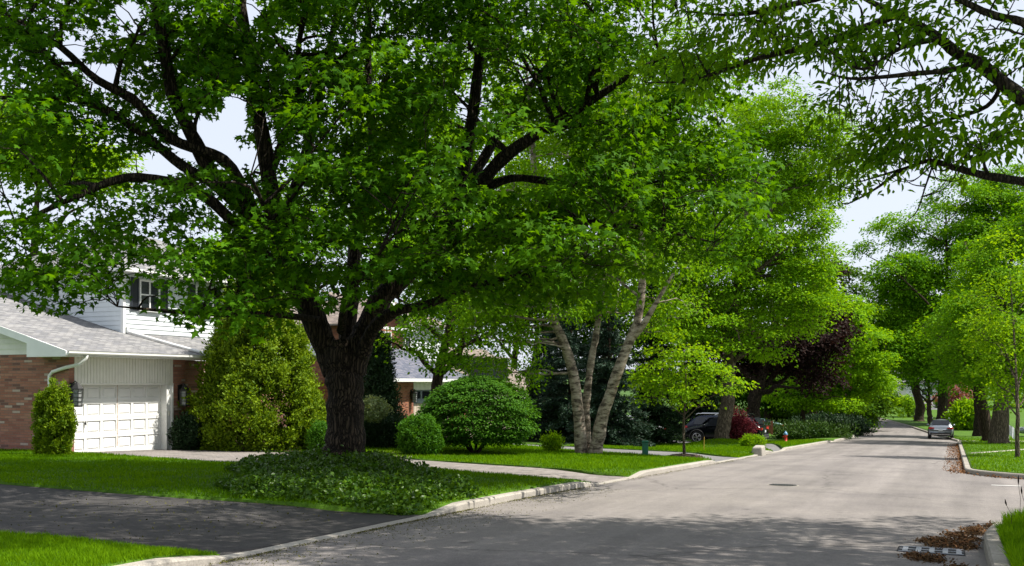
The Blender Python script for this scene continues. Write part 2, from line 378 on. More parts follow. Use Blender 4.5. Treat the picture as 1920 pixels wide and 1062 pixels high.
TM_MAPLE = (np.array([(0, .36, .02), (0, 0, 0), (.30, -.06, -.05), (.20, .20, 0), (.56, .42, -.10), (.20, .52, 0), (0, 1.0, -.12), (-.20, .52, 0), (-.56, .42, -.10), (-.20, .20, 0), (-.30, -.06, -.05)]),
            np.array([(0, i, i % 10 + 1) for i in range(1, 11)]))
TM_OVAL = (np.array([(0, 0, 0), (.30, .42, .07), (0, 1, -.06), (-.30, .42, .07)]), np.array([(0, 1, 2, 3)]))
TM_HEX = (np.array([(0, 0, 0), (.27, .25, .05), (.30, .6, .05), (0, 1, -.08), (-.30, .6, .05), (-.27, .25, .05)]), np.array([(0, 1, 2, 3), (0, 3, 4, 5)]))
TM_LANCE = (np.array([(0, 0, 0), (.17, .35, .05), (.12, .7, .03), (0, 1, -.1), (-.12, .7, .03), (-.17, .35, .05)]), np.array([(0, 1, 2, 3), (0, 3, 4, 5)]))
TM_ASH = (np.array([(0, 0, 0), (.20, .32, .05), (.17, .62, .04), (0, 1, -.12), (-.17, .62, .04), (-.20, .32, .05)]), np.array([(0, 1, 2, 3), (0, 3, 4, 5)]))
TM_BLADE = (np.array([(0, 0, 0), (.16, .5, .03), (0, 1, 0), (-.16, .5, .03)]), np.array([(0, 1, 2, 3)]))
TM_GRASS = (np.array([(-.10, 0, 0), (.10, 0, 0), (0.05, 1, .3)]), np.array([(0, 1, 2)]))
TM_TUFT = (np.array([(0, 0, 0), (.34, .55, .1), (.16, .62, 0), (.10, 1, .0), (-.10, .95, 0), (-.16, .6, 0), (-.34, .5, .1)]), np.array([(0, 1, 2), (0, 2, 3), (0, 3, 4), (0, 4, 5), (0, 5, 6)]))

def leaves(name, P, Nn, D, S, tmpl, tone, mat, parent, tip=0.0):
    tv, tf = tmpl
    Nn = unit(Nn); D = unit(D - Nn * (D * Nn).sum(-1, keepdims=True)); B = np.cross(D, Nn)
    S = S[:, None, None]
    V = P[:, None, :] + S * (B[:, None, :] * tv[None, :, 0:1] + D[:, None, :] * tv[None, :, 1:2] + Nn[:, None, :] * tv[None, :, 2:3])
    k = len(tv); Fc = tf[None] + (np.arange(len(P)) * k)[:, None, None]
    tn = np.clip(tone[:, None] + tip * (tv[None, :, 1] - .5), 0, 1)
    org = parent.location if parent else None
    return np_mesh(name, V.reshape(-1, 3), Fc.reshape(-1, tf.shape[1]), mat, parent, tn.ravel(), False, None if org is None else np.array(org))

UP = np.array([0, 0, 1.0])
def lump_noise(rng, d, amt):
    """smooth random bulges over directions d"""
    out = np.ones(len(d))
    for _ in range(5):
        k = rng.normal(size=3) * 2.6; out += amt * .55 * np.sin(d @ k + rng.uniform(0, 6.28))
    return out
def blob_clusters(rng, blobs, n, lump=.25, shell=.5, bough=13):
    """cluster centres and outward directions: each ellipsoid carries boughs, each bough a domed spray of clusters"""
    vol = np.array([b[1][0] * b[1][1] * b[1][2] for b in blobs]) ** .72; cnt = np.maximum(6, (n * vol / vol.sum()).astype(int))
    cs, os_ = [], []
    for (c, r), k in zip(blobs, cnt):
        r = np.array(r, float); nb = max(4, int(k / bough))
        d = unit(rng.normal(size=(nb * 6, 3))); pick = [0]; dm = np.linalg.norm(d - d[0], axis=1)      # spread the boughs evenly
        for _ in range(nb - 1): q_ = int((dm * rng.uniform(.7, 1, len(dm))).argmax()); pick.append(q_); dm = np.minimum(dm, np.linalg.norm(d - d[q_], axis=1))
        d = d[pick]; q = rng.uniform(shell ** 2, .85, nb) ** .5 * lump_noise(rng, d, lump)
        bc = np.array(c) + d * q[:, None] * r; rb = 1.25 / nb ** .5
        m_ = k // nb + 1; e = unit(rng.normal(size=(nb, m_, 3)) + np.array([0, 0, .35])); f = rng.uniform(.25, 1, (nb, m_, 1)) ** .5 * rng.uniform(.75, 1.25, (nb, 1, 1))
        P = bc[:, None] + e * f * r * rb * np.array([1, 1, .72]); O = unit(e * .7 + d[:, None] * .6)
        cs.append(P.reshape(-1, 3)); os_.append(O.reshape(-1, 3))
    return np.concatenate(cs), np.concatenate(os_)
def spray(rng, cen, out, m, spread, lsize, a_up=.8, b_out=.35, c_rand=.55, droop=.3, svar=.3, tonebase=None):
    n = len(cen)
    off = rng.normal(size=(n, m, 3)); off = np.clip(off, -1.35, 1.35)
    sc = rng.uniform(.65, 1.3, (n, 1, 1))
    # each spray is a flattened, outward-drooping tuft
    off = off * np.array([spread[0], spread[0], spread[1]]) * sc
    oh = out.copy(); oh[:, 2] *= .3; oh = unit(oh)
    rad = (off * oh[:, None, :]).sum(-1, keepdims=True); off[..., 2:3] -= rad * .25
    P = (cen[:, None, :] + off).reshape(-1, 3); O = np.repeat(oh, m, 0)
    Nn = UP * a_up + O * b_out + rng.normal(size=P.shape) * c_rand
    D = O * .5 + unit(off.reshape(-1, 3)) * .5 + rng.normal(size=P.shape) * .45 - UP * droop
    S = lsize * rng.uniform(1 - svar, 1 + svar, len(P))
    tc = rng.normal(.48, .2, n) if tonebase is None else tonebase
    tone = np.clip(np.repeat(tc, m) + rng.normal(0, .16, len(P)), 0, 1)
    return P, Nn, D, S, tone
def curve_pts(p0, p1, ctrl, k):
    t = np.linspace(0, 1, k)[:, None]; return (1 - t) ** 2 * p0 + 2 * t * (1 - t) * ctrl + t * t * p1

class Wood:
    """collects tapered limbs; knows its nodes so twigs can find a limb to grow from"""
    def __init__(s): s.V = []; s.F = []; s.n = 0; s.nodes = []; s.rad = []
    def _add(s, V, Fq): s.V.append(V); s.F.append(Fq + s.n); s.n += len(V)
    def limb(s, P, R, sides=8, nodes=True, wob=0.0, rng=None):
        P = np.array(P, float); R = np.array(R, float)
        # resample smoothly
        k = max(6, len(P) * 4); t = np.linspace(0, len(P) - 1, k)
        i = np.clip(t.astype(int), 0, len(P) - 2); f = (t - i)[:, None]
        p0 = P[np.maximum(i - 1, 0)]; p1 = P[i]; p2 = P[i + 1]; p3 = P[np.minimum(i + 2, len(P) - 1)]
        Q = .5 * ((2 * p1) + (-p0 + p2) * f + (2 * p0 - 5 * p1 + 4 * p2 - p3) * f ** 2 + (-p0 + 3 * p1 - 3 * p2 + p3) * f ** 3)
        r = np.interp(t, np.arange(len(R)), R)
        if wob and rng is not None:
            w = rng.normal(size=Q.shape) * wob * r[:, None]; w[0] = 0; Q = Q + w; r = r * (1 + rng.normal(size=len(r)) * .05)
        V, Fq = tubes(Q[None], r[None], sides); s._add(V, Fq)
        if nodes: s.nodes.append(Q); s.rad.append(r)
        return Q, r
    def twigs(s, cen, rng, r0=.022, r1=.005, sides=3, sag=.12):
        """branches, then side shoots, then twigs, each level growing from the nearest wood already there"""
        n = len(cen); perm = rng.permutation(n); a, b = max(6, n // 16), max(20, n // 4)
        for sel, f in ((perm[:a], 2.6), (perm[a:b], 1.5), (perm[b:], 1.0)):
            if not len(sel): continue
            c = cen[sel]; Nd = np.concatenate(s.nodes); Rd = np.concatenate(s.rad)
            d = np.sqrt(np.maximum(0, (c ** 2).sum(1)[:, None] + (Nd ** 2).sum(1)[None] - 2 * c @ Nd.T))
            d = d + 1.1 * np.maximum(0, Nd[None, :, 2] - c[:, None, 2] + .1) + np.where(Rd > .25, .6, 0)[None]
            j = d.argmin(1); p0 = Nd[j]; L = np.linalg.norm(c - p0, axis=1)
            t = np.linspace(0, 1, 6)[None, :, None]
            ctrl = p0 + (c - p0) * .5 + UP * (L * sag)[:, None] + rng.normal(size=c.shape) * (L * .13)[:, None]
            P = (1 - t) ** 2 * p0[:, None] + 2 * t * (1 - t) * ctrl[:, None] + t * t * c[:, None]
            P[:, 1:5] += rng.normal(size=(len(c), 4, 3)) * (L * .022)[:, None, None]
            rs = np.minimum(r0 * f * (.45 + .3 * np.minimum(L, 2.5)), Rd[j] * .75)
            Rr = rs[:, None] * np.linspace(1, .08, 6)[None] + r1
            V, Fq = tubes(P, Rr, sides); s._add(V, Fq)
            s.nodes.append(P[:, 1:].reshape(-1, 3)); s.rad.append(Rr[:, 1:].ravel())
    def build(s, name, mat, parent):
        return np_mesh(name, np.concatenate(s.V), np.concatenate(s.F), mat, parent, None, True, np.array(parent.location))

def tree(name, label, cat, base, r0, blobs, ncl, m, lsize, leaf, bark, tmpl=TM_OVAL, spread=(.45, .16), seed=1, group=None,
         fork=None, nlimb=9, lump=.25, shell=.5, limbs=None, stems=1, twig=True, flare=1.5, lean=0.0, droop=.3, a_up=.8, c_rand=.55, crown='crown'):
    rng = np.random.default_rng(seed); base = np.array(base, float)
    root = thing(name, label, cat, base, 0, group)
    cen, out = blob_clusters(rng, blobs, ncl, lump, shell)
    w = Wood()
    lo = min(c[2] - r[2] for c, r in blobs); hi = max(c[2] + r[2] for c, r in blobs)
    cx = np.average([c[:2] for c, r in blobs], axis=0, weights=[r[0] * r[2] for c, r in blobs])
    if limbs is None:
        fz = base[2] + (fork if fork else max(.8, (lo - base[2]) * 1.0))
        top = np.array([cx[0], cx[1], lo + (hi - lo) * .78])
        mid = np.array([base[0] + (cx[0] - base[0]) * .08 + rng.normal() * r0 * .5, base[1] + rng.normal() * r0 * .5, fz])
        P = [base - UP * .15, base + UP * r0 * .8, base * .5 + mid * .5 + rng.normal(size=3) * r0 * .3, mid, mid * .5 + top * .5 + rng.normal(size=3) * r0 * 1.2, top]
        Q, r = w.limb(P, [r0 * flare, r0 * 1.05, r0 * .92, r0 * .85, r0 * .42, r0 * .08], 12, True, .05, rng)
        idx = [int(rng.integers(len(cen)))]
        dmin = np.linalg.norm(cen - cen[idx[0]], axis=1)
        for _ in range(nlimb - 1):
            k = int(dmin.argmax()); idx.append(k); dmin = np.minimum(dmin, np.linalg.norm(cen - cen[k], axis=1))
        for k in idx:
            tg = cen[k]; hd = np.linalg.norm(tg[:2] - Q[:, :2].mean(0))
            zs = np.clip(tg[2] - .75 * hd, fz - .1, top[2] - .3); j = int(np.abs(Q[:, 2] - zs).argmin())
            p0 = Q[j]; L = np.linalg.norm(tg - p0); ctrl = p0 + (tg - p0) * .45 + UP * .18 * L + rng.normal(size=3) * .06 * L
            PP = curve_pts(p0, tg, ctrl, 6); PP[1:5] += rng.normal(size=(4, 3)) * .03 * L
            w.limb(PP, np.minimum(r[j] * .7, r0 * .5) * np.array([1, .75, .55, .4, .25, .08]), 6, True, 0, rng)
    else:
        for P, R, sd_ in limbs: w.limb(P, R, sd_, True, .03, rng)
    if twig: w.twigs(cen, rng, max(.012, r0 * .07), max(.004, r0 * .012))
    w.build('trunk', bark, root)
    P, Nn, D, S, tone = spray(rng, cen, out, m, spread, lsize, a_up=a_up, c_rand=c_rand, droop=droop)
    leaves(crown, P, Nn, D, S, tmpl, tone, leaf, root)
    return root

def bush(name, label, cat, base, rad, ntuft, m, lsize, leaf, tmpl=TM_BLADE, seed=1, group=None, lump=.12, profile=None, upw=.6, tip=.3, tuft=.12, stemr=.04, part='foliage', bark='bark_brown', fill=.55, clump=0):
    """dense shrub: tufts of small leaves over and inside a lumpy rounded or conical body, on short stems"""
    rng = np.random.default_rng(seed); base = np.array(base, float); rx, ry, h = rad
    root = thing(name, label, cat, base, 0, group)
    t = rng.uniform(0, 1, ntuft); a = rng.uniform(0, 2 * pi, ntuft)
    prof = profile or (lambda t: np.sqrt(np.maximum(0, 1 - (2 * t - 1) ** 2)) ** .8)
    d3 = np.stack([np.cos(a), np.sin(a), t * 3], -1); ln = lump_noise(rng, d3 * 1.6, lump)
    q = rng.uniform(fill ** 2, 1, ntuft) ** .5 * ln
    pr = prof(t)
    cen = base + np.stack([np.cos(a) * pr * rx * q, np.sin(a) * pr * ry * q, t * h * (1 + (ln - 1) * .4)], -1)
    if clump:                                            # gather the tufts into separate plumes with gaps between
        j = rng.integers(0, clump, ntuft); t = t[j]; a = a[j]; pr = pr[j]; ln = ln[j]
        sz = np.repeat(rng.uniform(.7, 1.35, clump)[None], 1, 0)[0][j][:, None]
        cen = cen[j] + rng.normal(size=(ntuft, 3)) * tuft * 1.45 * sz * np.array([1, 1, 1.25]) + np.stack([np.cos(a), np.sin(a), t * 0 + .5], -1) * rng.uniform(0, .1 * rx, ntuft)[:, None] * sz
    e = 1e-2; slope = (prof(np.minimum(t + e, 1)) - prof(np.maximum(t - e, 0))) / (2 * e) * rx / h
    out = unit(np.stack([np.cos(a), np.sin(a), np.clip(-slope, -.6, 2)], -1))
    w = Wood()
    for k in range(5):
        aa = k * 1.26 + rng.uniform(-.3, .3); rr = .05 if k else 0
        p1 = base + np.array([cos(aa) * rx * .3, sin(aa) * ry * .3, h * .45]) if k else base + UP * h * .8
        w.limb([base + np.array([cos(aa) * rr, sin(aa) * rr, -.05]), base * .6 + p1 * .4 + UP * h * .05, p1], [stemr, stemr * .7, stemr * .2], 6)
    sub = rng.permutation(ntuft)[: min(ntuft, 260)]
    w.twigs(cen[sub], rng, stemr * .35, .003)
    w.build('stem', M[bark], root)
    off = rng.normal(size=(ntuft, m, 3)) * tuft
    P = (cen[:, None] + off).reshape(-1, 3); O = np.repeat(out, m, 0)
    D = O * .7 + UP * upw + rng.normal(size=P.shape) * .45; Nn = rng.normal(size=P.shape) * .7 + O * .6
    tone = np.clip(np.repeat(rng.normal(.42, .16, ntuft), m) + rng.normal(0, .15, len(P)), 0, 1)
    leaves(part, P, Nn, D, lsize * rng.uniform(.7, 1.3, len(P)), tmpl, tone, leaf, root, tip)
    return root

def spruce(name, label, base, h, rad, seed, leaf='leaf_spruce', nw=26, group=None, bl=.20):
    rng = np.random.default_rng(seed); base = np.array(base, float)
    root = thing(name, label, 'spruce', base, 0, group); w = Wood()
    w.limb([base - UP * .1, base + UP * h * .5, base + UP * h], [h * .022, h * .014, .01], 8)
    Ps, Os = [], []
    for i in range(nw):
        t = (i + rng.uniform(0, .6)) / nw; z = h * (.06 + .93 * t); L = rad * (1 - t) ** .8 * rng.uniform(.8, 1.1) + .12
        for k in range(int(9 - 4 * t)):
            a = rng.uniform(0, 2 * pi); o = np.array([cos(a), sin(a), 0]); p0 = base + UP * z
            LL = L * rng.uniform(.75, 1.12); p1 = p0 + o * LL + UP * LL * (.12 - .42 * (1 - t)); ctrl = p0 + o * LL * .5 - UP * LL * .02
            PP = curve_pts(p0, p1, ctrl, 5); w.limb(PP, np.linspace(.03 * (1.1 - t), .006, 5), 4, False)
            n = max(6, int(LL * 46)); s = rng.uniform(.15, 1, n)[:, None]
            B = (1 - s) ** 2 * p0 + 2 * s * (1 - s) * ctrl + s * s * p1
            side = np.array([-o[1], o[0], 0]); wd = .38 * LL * (1.05 - s) + .07
            B = B + side * rng.uniform(-1, 1, (n, 1)) * wd - UP * rng.uniform(0, .16, (n, 1)); Ps.append(B); Os.append(np.repeat(o[None], n, 0))
    w.build('trunk', M['bark_brown'], root)
    P = np.concatenate(Ps); O = np.concatenate(Os); P = np.repeat(P, 4, 0) + rng.normal(size=(len(P) * 4, 3)) * .05; O = np.repeat(O, 4, 0)
    D = O + rng.normal(size=P.shape) * .5 - UP * .25; Nn = UP + rng.normal(size=P.shape) * .6
    leaves('foliage', P, Nn, D, bl * rng.uniform(.7, 1.3, len(P)), TM_BLADE, np.clip(rng.normal(.45, .2, len(P)), 0, 1), M[leaf], root, .4)
    return root

# ------------------------------------------------------------------ ground, road, kerbs, driveways
def interp(xs, ys): return lambda t: float(np.interp(t, xs, ys))
vR = interp([-40, 81, 90, 98, 115, 128, 150, 170, 200], [-.33, -.33, .4, 1.6, 4.5, 7.1, 12.6, 21.5, 39.5])
def vFar(u):                                             # kerb line of the far corner lot across the side street
    return -3.8 + math.sqrt(max(0, 3.45 ** 2 - (u - 33.5) ** 2)) + .02 if u < 33.5 else vR(u)
def vNear(u): return -.35 if u < 13.8 else -11.35 + math.sqrt(max(0, 121 - (u - 13.8) ** 2))

def sheet(name, rows, mat, skirt=.3, smooth=True):
    """rows: list of equally long lists of (u,v,z) -> one terrain sheet with a short skirt"""
    nr, nc = len(rows), len(rows[0]); V = np.array([W(*p) for r in rows for p in r])
    ii = np.arange(nr * nc).reshape(nr, nc)
    Fq = np.stack([ii[:-1, :-1], ii[1:, :-1], ii[1:, 1:], ii[:-1, 1:]], -1).reshape(-1, 4)
    if skirt:
        b = np.concatenate([ii[0, :], ii[1:, -1], ii[-1, -2::-1], ii[-2:0:-1, 0]])
        lowv = V[b].copy(); lowv[:, 2] -= skirt; o = len(V); n = len(b); V = np.concatenate([V, lowv]); k = np.arange(n)
        Fq = np.concatenate([Fq, np.stack([b[k], b[(k + 1) % n], o + (k + 1) % n, o + k], -1)])
    a = V[Fq[0]]; nz = np.cross(a[1] - a[0], a[2] - a[0])[2]
    if nz < 0: Fq = Fq[:, ::-1]
    o = np_mesh(name, V, Fq, mat, smooth=False); return tag(o, kind='structure')
def span(a, b, n): return [a + (b - a) * i / n for i in range(n + 1)]
def warp(a, b, n, p=1.7): return [a + (b - a) * (i / n) ** p for i in range(n + 1)]
def ustrip(name, uf0, uf1, vlist, nu, mat, dz=0.0, hf=None, skirt=.3):
    rows = []
    for v in vlist:
        a, b = uf0(v), uf1(v); rows.append([(u, shear(u, v), (hf(u, v) if hf else H(u, v)) + dz) for u in span(a, b, nu)])
    return sheet(name, rows, mat, skirt)

# the wide ground under everything, dropping below the road and rising to far lots
us = [-60, -40, -20, -10] + list(range(0, 140, 4)) + [150, 165, 180, 200, 240, 300, 400, 700]
vss = [-500, -250, -120, -80, -60, -45, -30, -20, -12, -8, -4, -1, 2, 6, 9, 12, 16, 20, 26, 34, 40, 50, 65, 90, 140, 250, 500]
def Hg(u, v):
    z = zr(u) - .12
    if v > 30: z += .33 * sst(30, 40, v)
    if v < -12: z += .3 * sst(12, 30, -v)
    if u > 150: z += .18 * sst(140, 160, u)
    return z
sheet('ground', [[(u, v, Hg(u, v)) for v in vss] for u in us], M['ground'], 0)

def build_road():
    ul = span(-25, 90, 46) + span(92.5, 200, 43); V = []; Fc = []
    def grid(rows):
        o = len(V); nr, nc = len(rows), len(rows[0])
        for r in rows:
            for p in r: V.append(W(*p))
        for i in range(nr - 1):
            for j in range(nc - 1):
                a = o + i * nc + j; Fc.append((a, a + nc, a + nc + 1, a + 1))
    crown = lambda u, t: zr(u) + .05 * (1 - (2 * t - 1) ** 2) * (1 if u > 35 else max(0, (u - 5) / 30) * 1.0)
    grid([[(u, vR(u) + (vL(u) + .06 - vR(u)) * t, crown(u, t)) for t in span(0, 1, 8)] for u in ul])
    grid([[(u, v, zr(u)) for v in [-40, -20, -10, -5, -2, -.33]] for u in span(10, 36, 13)])
    o = np_mesh('road', V, Fc, M['road']); me = o.data
    if me.polygons[0].normal.z < 0: me.flip_normals()
    return tag(o, kind='structure')
build_road()

def kerb(name, pts, hf, side, mat, wid=.19, seg=3.0):
    """pts: fine polyline [(u,v)] along the road's edge; side +1 = the lot lies at larger v; cast in lengths with open joints"""
    P = np.array(pts, float); d = np.concatenate([[0], np.cumsum(np.linalg.norm(np.diff(P, axis=0), axis=1))])
    rng = random.Random(5); m = MB(); s = 0.0; L = d[-1]
    while s < L - .2:
        e = min(L, s + seg); ss_ = span(s + .008, e - .008, 6); rings = []; jig = rng.uniform(-.003, .003)
        for q in ss_:
            p = np.array([np.interp(q, d, P[:, 0]), np.interp(q, d, P[:, 1])]); p2 = np.array([np.interp(q + .05, d, P[:, 0]), np.interp(q + .05, d, P[:, 1])]); p1 = np.array([np.interp(q - .05, d, P[:, 0]), np.interp(q - .05, d, P[:, 1])])
            t = (p2 - p1) / max(1e-6, np.linalg.norm(p2 - p1)); n = np.array([-t[1], t[0]]) * side
            h = hf(p[0]) + jig; z = zr(p[0])
            prof = [(0.0, -.08), (.012, h * .8), (.035, h), (wid - .02, h + .004), (wid, h - .01), (wid, -.12)]
            rings.append([W(*(p + n * a), z + b) for a, b in prof])
        k = len(rings[0]); vs_ = [p for r in rings for p in r]; fs = []
        for i in range(len(rings) - 1):
            for j in range(k - 1): fs.append((i * k + j, (i + 1) * k + j, (i + 1) * k + j + 1, i * k + j + 1))
        fs += [tuple(range(k)), tuple(range((len(rings) - 1) * k, len(rings) * k))[::-1]]
        m.add(vs_, fs); s = e
    return tag(m.build(name, mat, uv=False), kind='structure')
kerb('kerb', [(u, vL(u)) for u in span(-18, 128, 190)], hLeft, 1, M['concrete'])
hR = lambda u: .14 if not 75.5 < u < 80.5 else .04
kerb('kerb', [(30.05, v) for v in span(-38, -3.8, 16)] + [(u, vFar(u)) for u in [30.05, 30.08, 30.2, 30.4, 30.7, 31.1, 31.6, 32.2, 32.8, 33.5]] + [(u, vR(u)) for u in span(34, 150, 150)], hR, -1, M['concrete_old'])
kerb('kerb', [(u, vNear(u)) for u in span(-18, 24.6, 60)], lambda u: .15, -1, M['concrete_old'])

# driveways on the left side, edges as functions of v
D1a = interp([7.4, 10, 40], [8.5, 8.1, 7.8]); D1b = interp([7.4, 9, 12, 20, 40], [13.45, 13.0, 12.9, 13.0, 13.2])
D2a = interp([7.4, 10, 17, 22, 24.5], [21.7, 20.9, 20.6, 21.5, 21.9]); D2b = interp([7.4, 8.5, 10.6, 14.7, 18.5, 22.5, 24.5], [24.4, 24.6, 25.5, 26.5, 26.8, 26.8, 26.8])
D3a = interp([7.4, 9.2, 12.3, 14, 17.4, 24], [34.5, 35.1, 36.6, 37.7, 40.3, 45]); D3b = interp([7.4, 10, 12, 14, 18, 24], [38.6, 40.2, 40.9, 41.5, 43.2, 48])
D4a = interp([7.4, 8.5, 9.5, 11, 18, 24], [46.3, 50, 53.5, 57.5, 58.5, 58.5]); D4b = interp([7.4, 8.5, 9.5, 11, 18, 24], [48.9, 54.5, 59, 62.5, 66.8, 67])
D5a = interp([7.4, 16], [69.8, 73.5]); D5b = interp([7.4, 16], [72.3, 75.7])
drop_h = lambda u, v: zr(u) + .03 + (H(u, v) - zr(u) - .045) * sst(7.6, 10.5, v)
KV = 7.59
ustrip('driveway', D1a, D1b, warp(KV, 34, 24), 6, M['asphalt_dark'], .004, drop_h)
ustrip('driveway', D2a, D2b, warp(KV, 24.44, 20), 8, M['paver'], .004, drop_h)
ustrip('driveway', D3a, D3b, warp(KV, 24, 20), 6, M['drive_grey'], .004, drop_h)
ustrip('driveway', D4a, D4b, warp(KV, 24, 20), 8, M['drive_grey'], .004, drop_h)
ustrip('driveway', D5a, D5b, warp(KV, 16, 12), 4, M['drive_pale'], .004, drop_h)
cst = lambda c: (lambda v: c)
LAWNS = [(cst(-18.), D1a, KV, 40), (D1b, D2a, KV, 24.1), (cst(13.2), cst(21.8), 24.1, 40), (D2b, D3a, KV, 24), (cst(27.2), cst(39), 24, 40),
         (D3b, D4a, KV, 24), (D4b, D5a, KV, 40), (D5b, cst(86.), KV, 40), (cst(45), cst(64), 24, 40)]
for a, b, v0, v1 in LAWNS: ustrip('lawn', a, b, warp(v0, v1, 26, 1.5), 22, M['lawn'], .025)
def vstrip(name, vf0, v1, ulist, nv, mat, dz, p=1.6):
    rows = []
    for u in ulist:
        a = vf0(u); rows.append([(u, v, H(u, v) + dz) for v in warp(a, v1, nv, p)])
    return sheet(name, rows, mat, .3)
vstrip('lawn', lambda u: vL(u) + .19, 40, span(86, 128, 24), 14, M['lawn'], .025)
vstrip('lawn', lambda u: vFar(u) - .19, -40, [30.25, 30.4, 30.7, 31.1, 31.6, 32.2, 33, 34] + span(36, 75.6, 24), 18, M['lawn'], .025)
vstrip('driveway', lambda u: vFar(u) - .19, -30, span(75.6, 80.2, 4), 12, M['drive_pale'], .004)
vstrip('lawn', lambda u: vFar(u) - .19, -40, span(80.2, 200, 40), 14, M['lawn'], .025)
vstrip('lawn', lambda u: vNear(u) - .19, -30, span(-18, 24.4, 60), 16, M['lawn'], .03)
def overlay(name, rowsuv, mat, dz=.034):
    return sheet(name, [[(u, v, H(u, v) + dz) for u, v in r] for r in rowsuv], mat, .05)
overlay('path', [[(47.6 + (-.75 - v) * 3.0, v), (48.9 + (-.75 - v) * 3.0, v)] for v in span(-.75, -9, 12)], M['drive_pale'])
overlay('path', [[(D2b(v) - .05 + t * (30.4 - D2b(v)) , v) for t in span(0, 1, 4)] for v in span(15.4, 18.2, 6)], M['walkway'])
overlay('path', [[(66.6 + (v - 8) * .9, v), (68.0 + (v - 8) * .9, v)] for v in span(8.6, 17, 10)], M['drive_pale'])
overlay('garden_bed', [[(26.9 + t * 5.6, v) for t in span(0, 1, 6)] for v in span(19.6, 24.0, 5)], M['soil'], .05)
def xy_sheet(name, pts_rows, mat, dz):
    rows = []
    for r in pts_rows: rows.append([(*UV(x, y), H(*UV(x, y)) + dz) for x, y in r])
    return sheet(name, rows, mat, .2)
def pxX(px, Y): return (px - 960) / F * Y
xy_sheet('driveway', [[(pxX(1700 + 62 * t, Y), Y) for t in span(0, 1, 6)] for Y in span(146, 176, 8)], M['drive_grey'], .06)

# painted mark, manhole, storm drain
def flat_patch(name, u, v, lu, lv, mat, dz, label, cat):
    m = MB(); c = Vector(W(u, v, zr(u) + dz)); pts = [(u - lu, v - lv), (u + lu, v - lv), (u + lu, v + lv), (u - lu, v + lv)]
    m.slab([tuple(Vector(W(a, b, zr(a) + dz)) - c) for a, b in pts], (0, 0, .004)); o = m.build(name, mat); o.location = c; return tag(o, label, cat)
flat_patch('road_marking', 27.3, -1.2, .07, .32, M['road_paint'], .006, 'short white painted dash on the asphalt of the side street', 'road marking')
mh = thing('manhole_cover', 'round dark manhole cover set flush in the sunlit road', 'manhole cover', W(23.7, 3.6, zr(23.7) + .022), HEAD)
mh.rotation_euler = (0, math.atan(.0343), HEAD)
MB().lathe([(.36, -.02), (.36, .012), (.33, .014)], 28).build('frame', M['concrete_old'], mh)
q = MB().lathe([(.32, 0), (.32, .018), (.30, .02)], 28)
for k in range(-4, 5): q.box(-.26 + abs(k) * .02, .26 - abs(k) * .02, k * .062 - .014, k * .062 + .014, .02, .027)
q.build('lid', M['iron'], mh)
sg = thing('storm_drain', 'slotted metal storm drain grate in the gutter among dead leaves', 'drain grate', W(13.15, .24, zr(13.15) + .004), HEAD)
sg.rotation_euler = (0, math.atan(.0343), HEAD)
MB().box(-.28, .28, -.38, .38, -.02, .004).build('drain_pit_shade', M['pit_shade'], sg)  # thin near-black slab: the pit's darkness put into its colour
q = MB()
for k in range(5): q.box(-.24, .24, -.34 + k * .15, -.28 + k * .15, .004, .013)
for k in range(3): q.box(-.26 + k * .24, -.22 + k * .24, -.36, .36, .005, .012)
q.build('grate_bars', M['grate'], sg)

# ------------------------------------------------------------------ grass, litter (nobody could count them)
def in_view(x, y, margin=60):
    px = 960 + F * x / np.maximum(y, .1); return (y > 7.5) & (px > -margin) & (px < 1920 + margin)
def grass_patch(fu, n, h, seed, wid=1.0, name='grass', tonec=.5):
    rng = np.random.default_rng(seed); u, v = fu(rng, n); v = np.array([shear(a, b) for a, b in zip(u, v)]); x = u * DX - v * DY; y = u * DY + v * DX
    k = in_view(x, y); u, v, x, y = u[k], v[k], x[k], y[k]
    z = np.array([H(a, b) for a, b in zip(u, v)]) + .02
    P = np.stack([x, y, z], -1); m = len(P)
    D = UP + rng.normal(size=(m, 3)) * np.array([.42, .42, .1]); Nn = rng.normal(size=(m, 3)) * np.array([1, 1, .15])
    pn = .5 + .5 * np.sin(x * 1.7 + 1.3 * np.sin(y * 1.1)) * np.sin(y * 1.9 + x * .4)
    p2 = .5 + .5 * np.sin(x * 5.1 + 2 * np.sin(y * 3.7)) * np.sin(y * 4.3 + 1.7 * np.sin(x * 2.9)); p3 = np.sin(x * .55 + 1) * np.sin(y * .47)
    tone = np.clip(rng.normal(tonec, .24, m) + (pn - .5) * .34 + (p2 - .5) * .26 + p3 * .16, 0, 1)
    S = h * rng.uniform(.5, 1.3, m) * (.72 + .5 * p2 * pn + .18 * pn)
    tv = TM_GRASS[0].copy(); tv[:, 0] *= wid
    o = leaves(name, P, Nn, D, S, (tv, TM_GRASS[1]), tone, M['grass'], None, .3); return tag(o, 'short green lawn grass' if h < .1 else 'tall uncut grass along the kerb', 'grass', None, 'stuff')
def rect(a, b, v0, v1, vp=1.0):
    def f(rng, n):
        v = v0 + (v1 - v0) * rng.uniform(0, 1, n) ** vp; ua = np.array([a(t) if callable(a) else a for t in v]); ub = np.array([b(t) if callable(b) else b for t in v])
        return ua + (ub - ua) * rng.uniform(0, 1, n) + rng.normal(0, .022, n), v + rng.normal(0, .012, n)
    return f
grass_patch(rect(6.2, D1a, KV, 13.5), 60000, .055, 1, 1.0)
grass_patch(rect(D1b, D2a, KV, 30), 120000, .065, 2, 1.4)
grass_patch(rect(D2b, D3a, KV, 24), 70000, .085, 3, 1.5)
grass_patch(rect(D3b, D4a, KV, 16), 40000, .09, 4, 2.0)
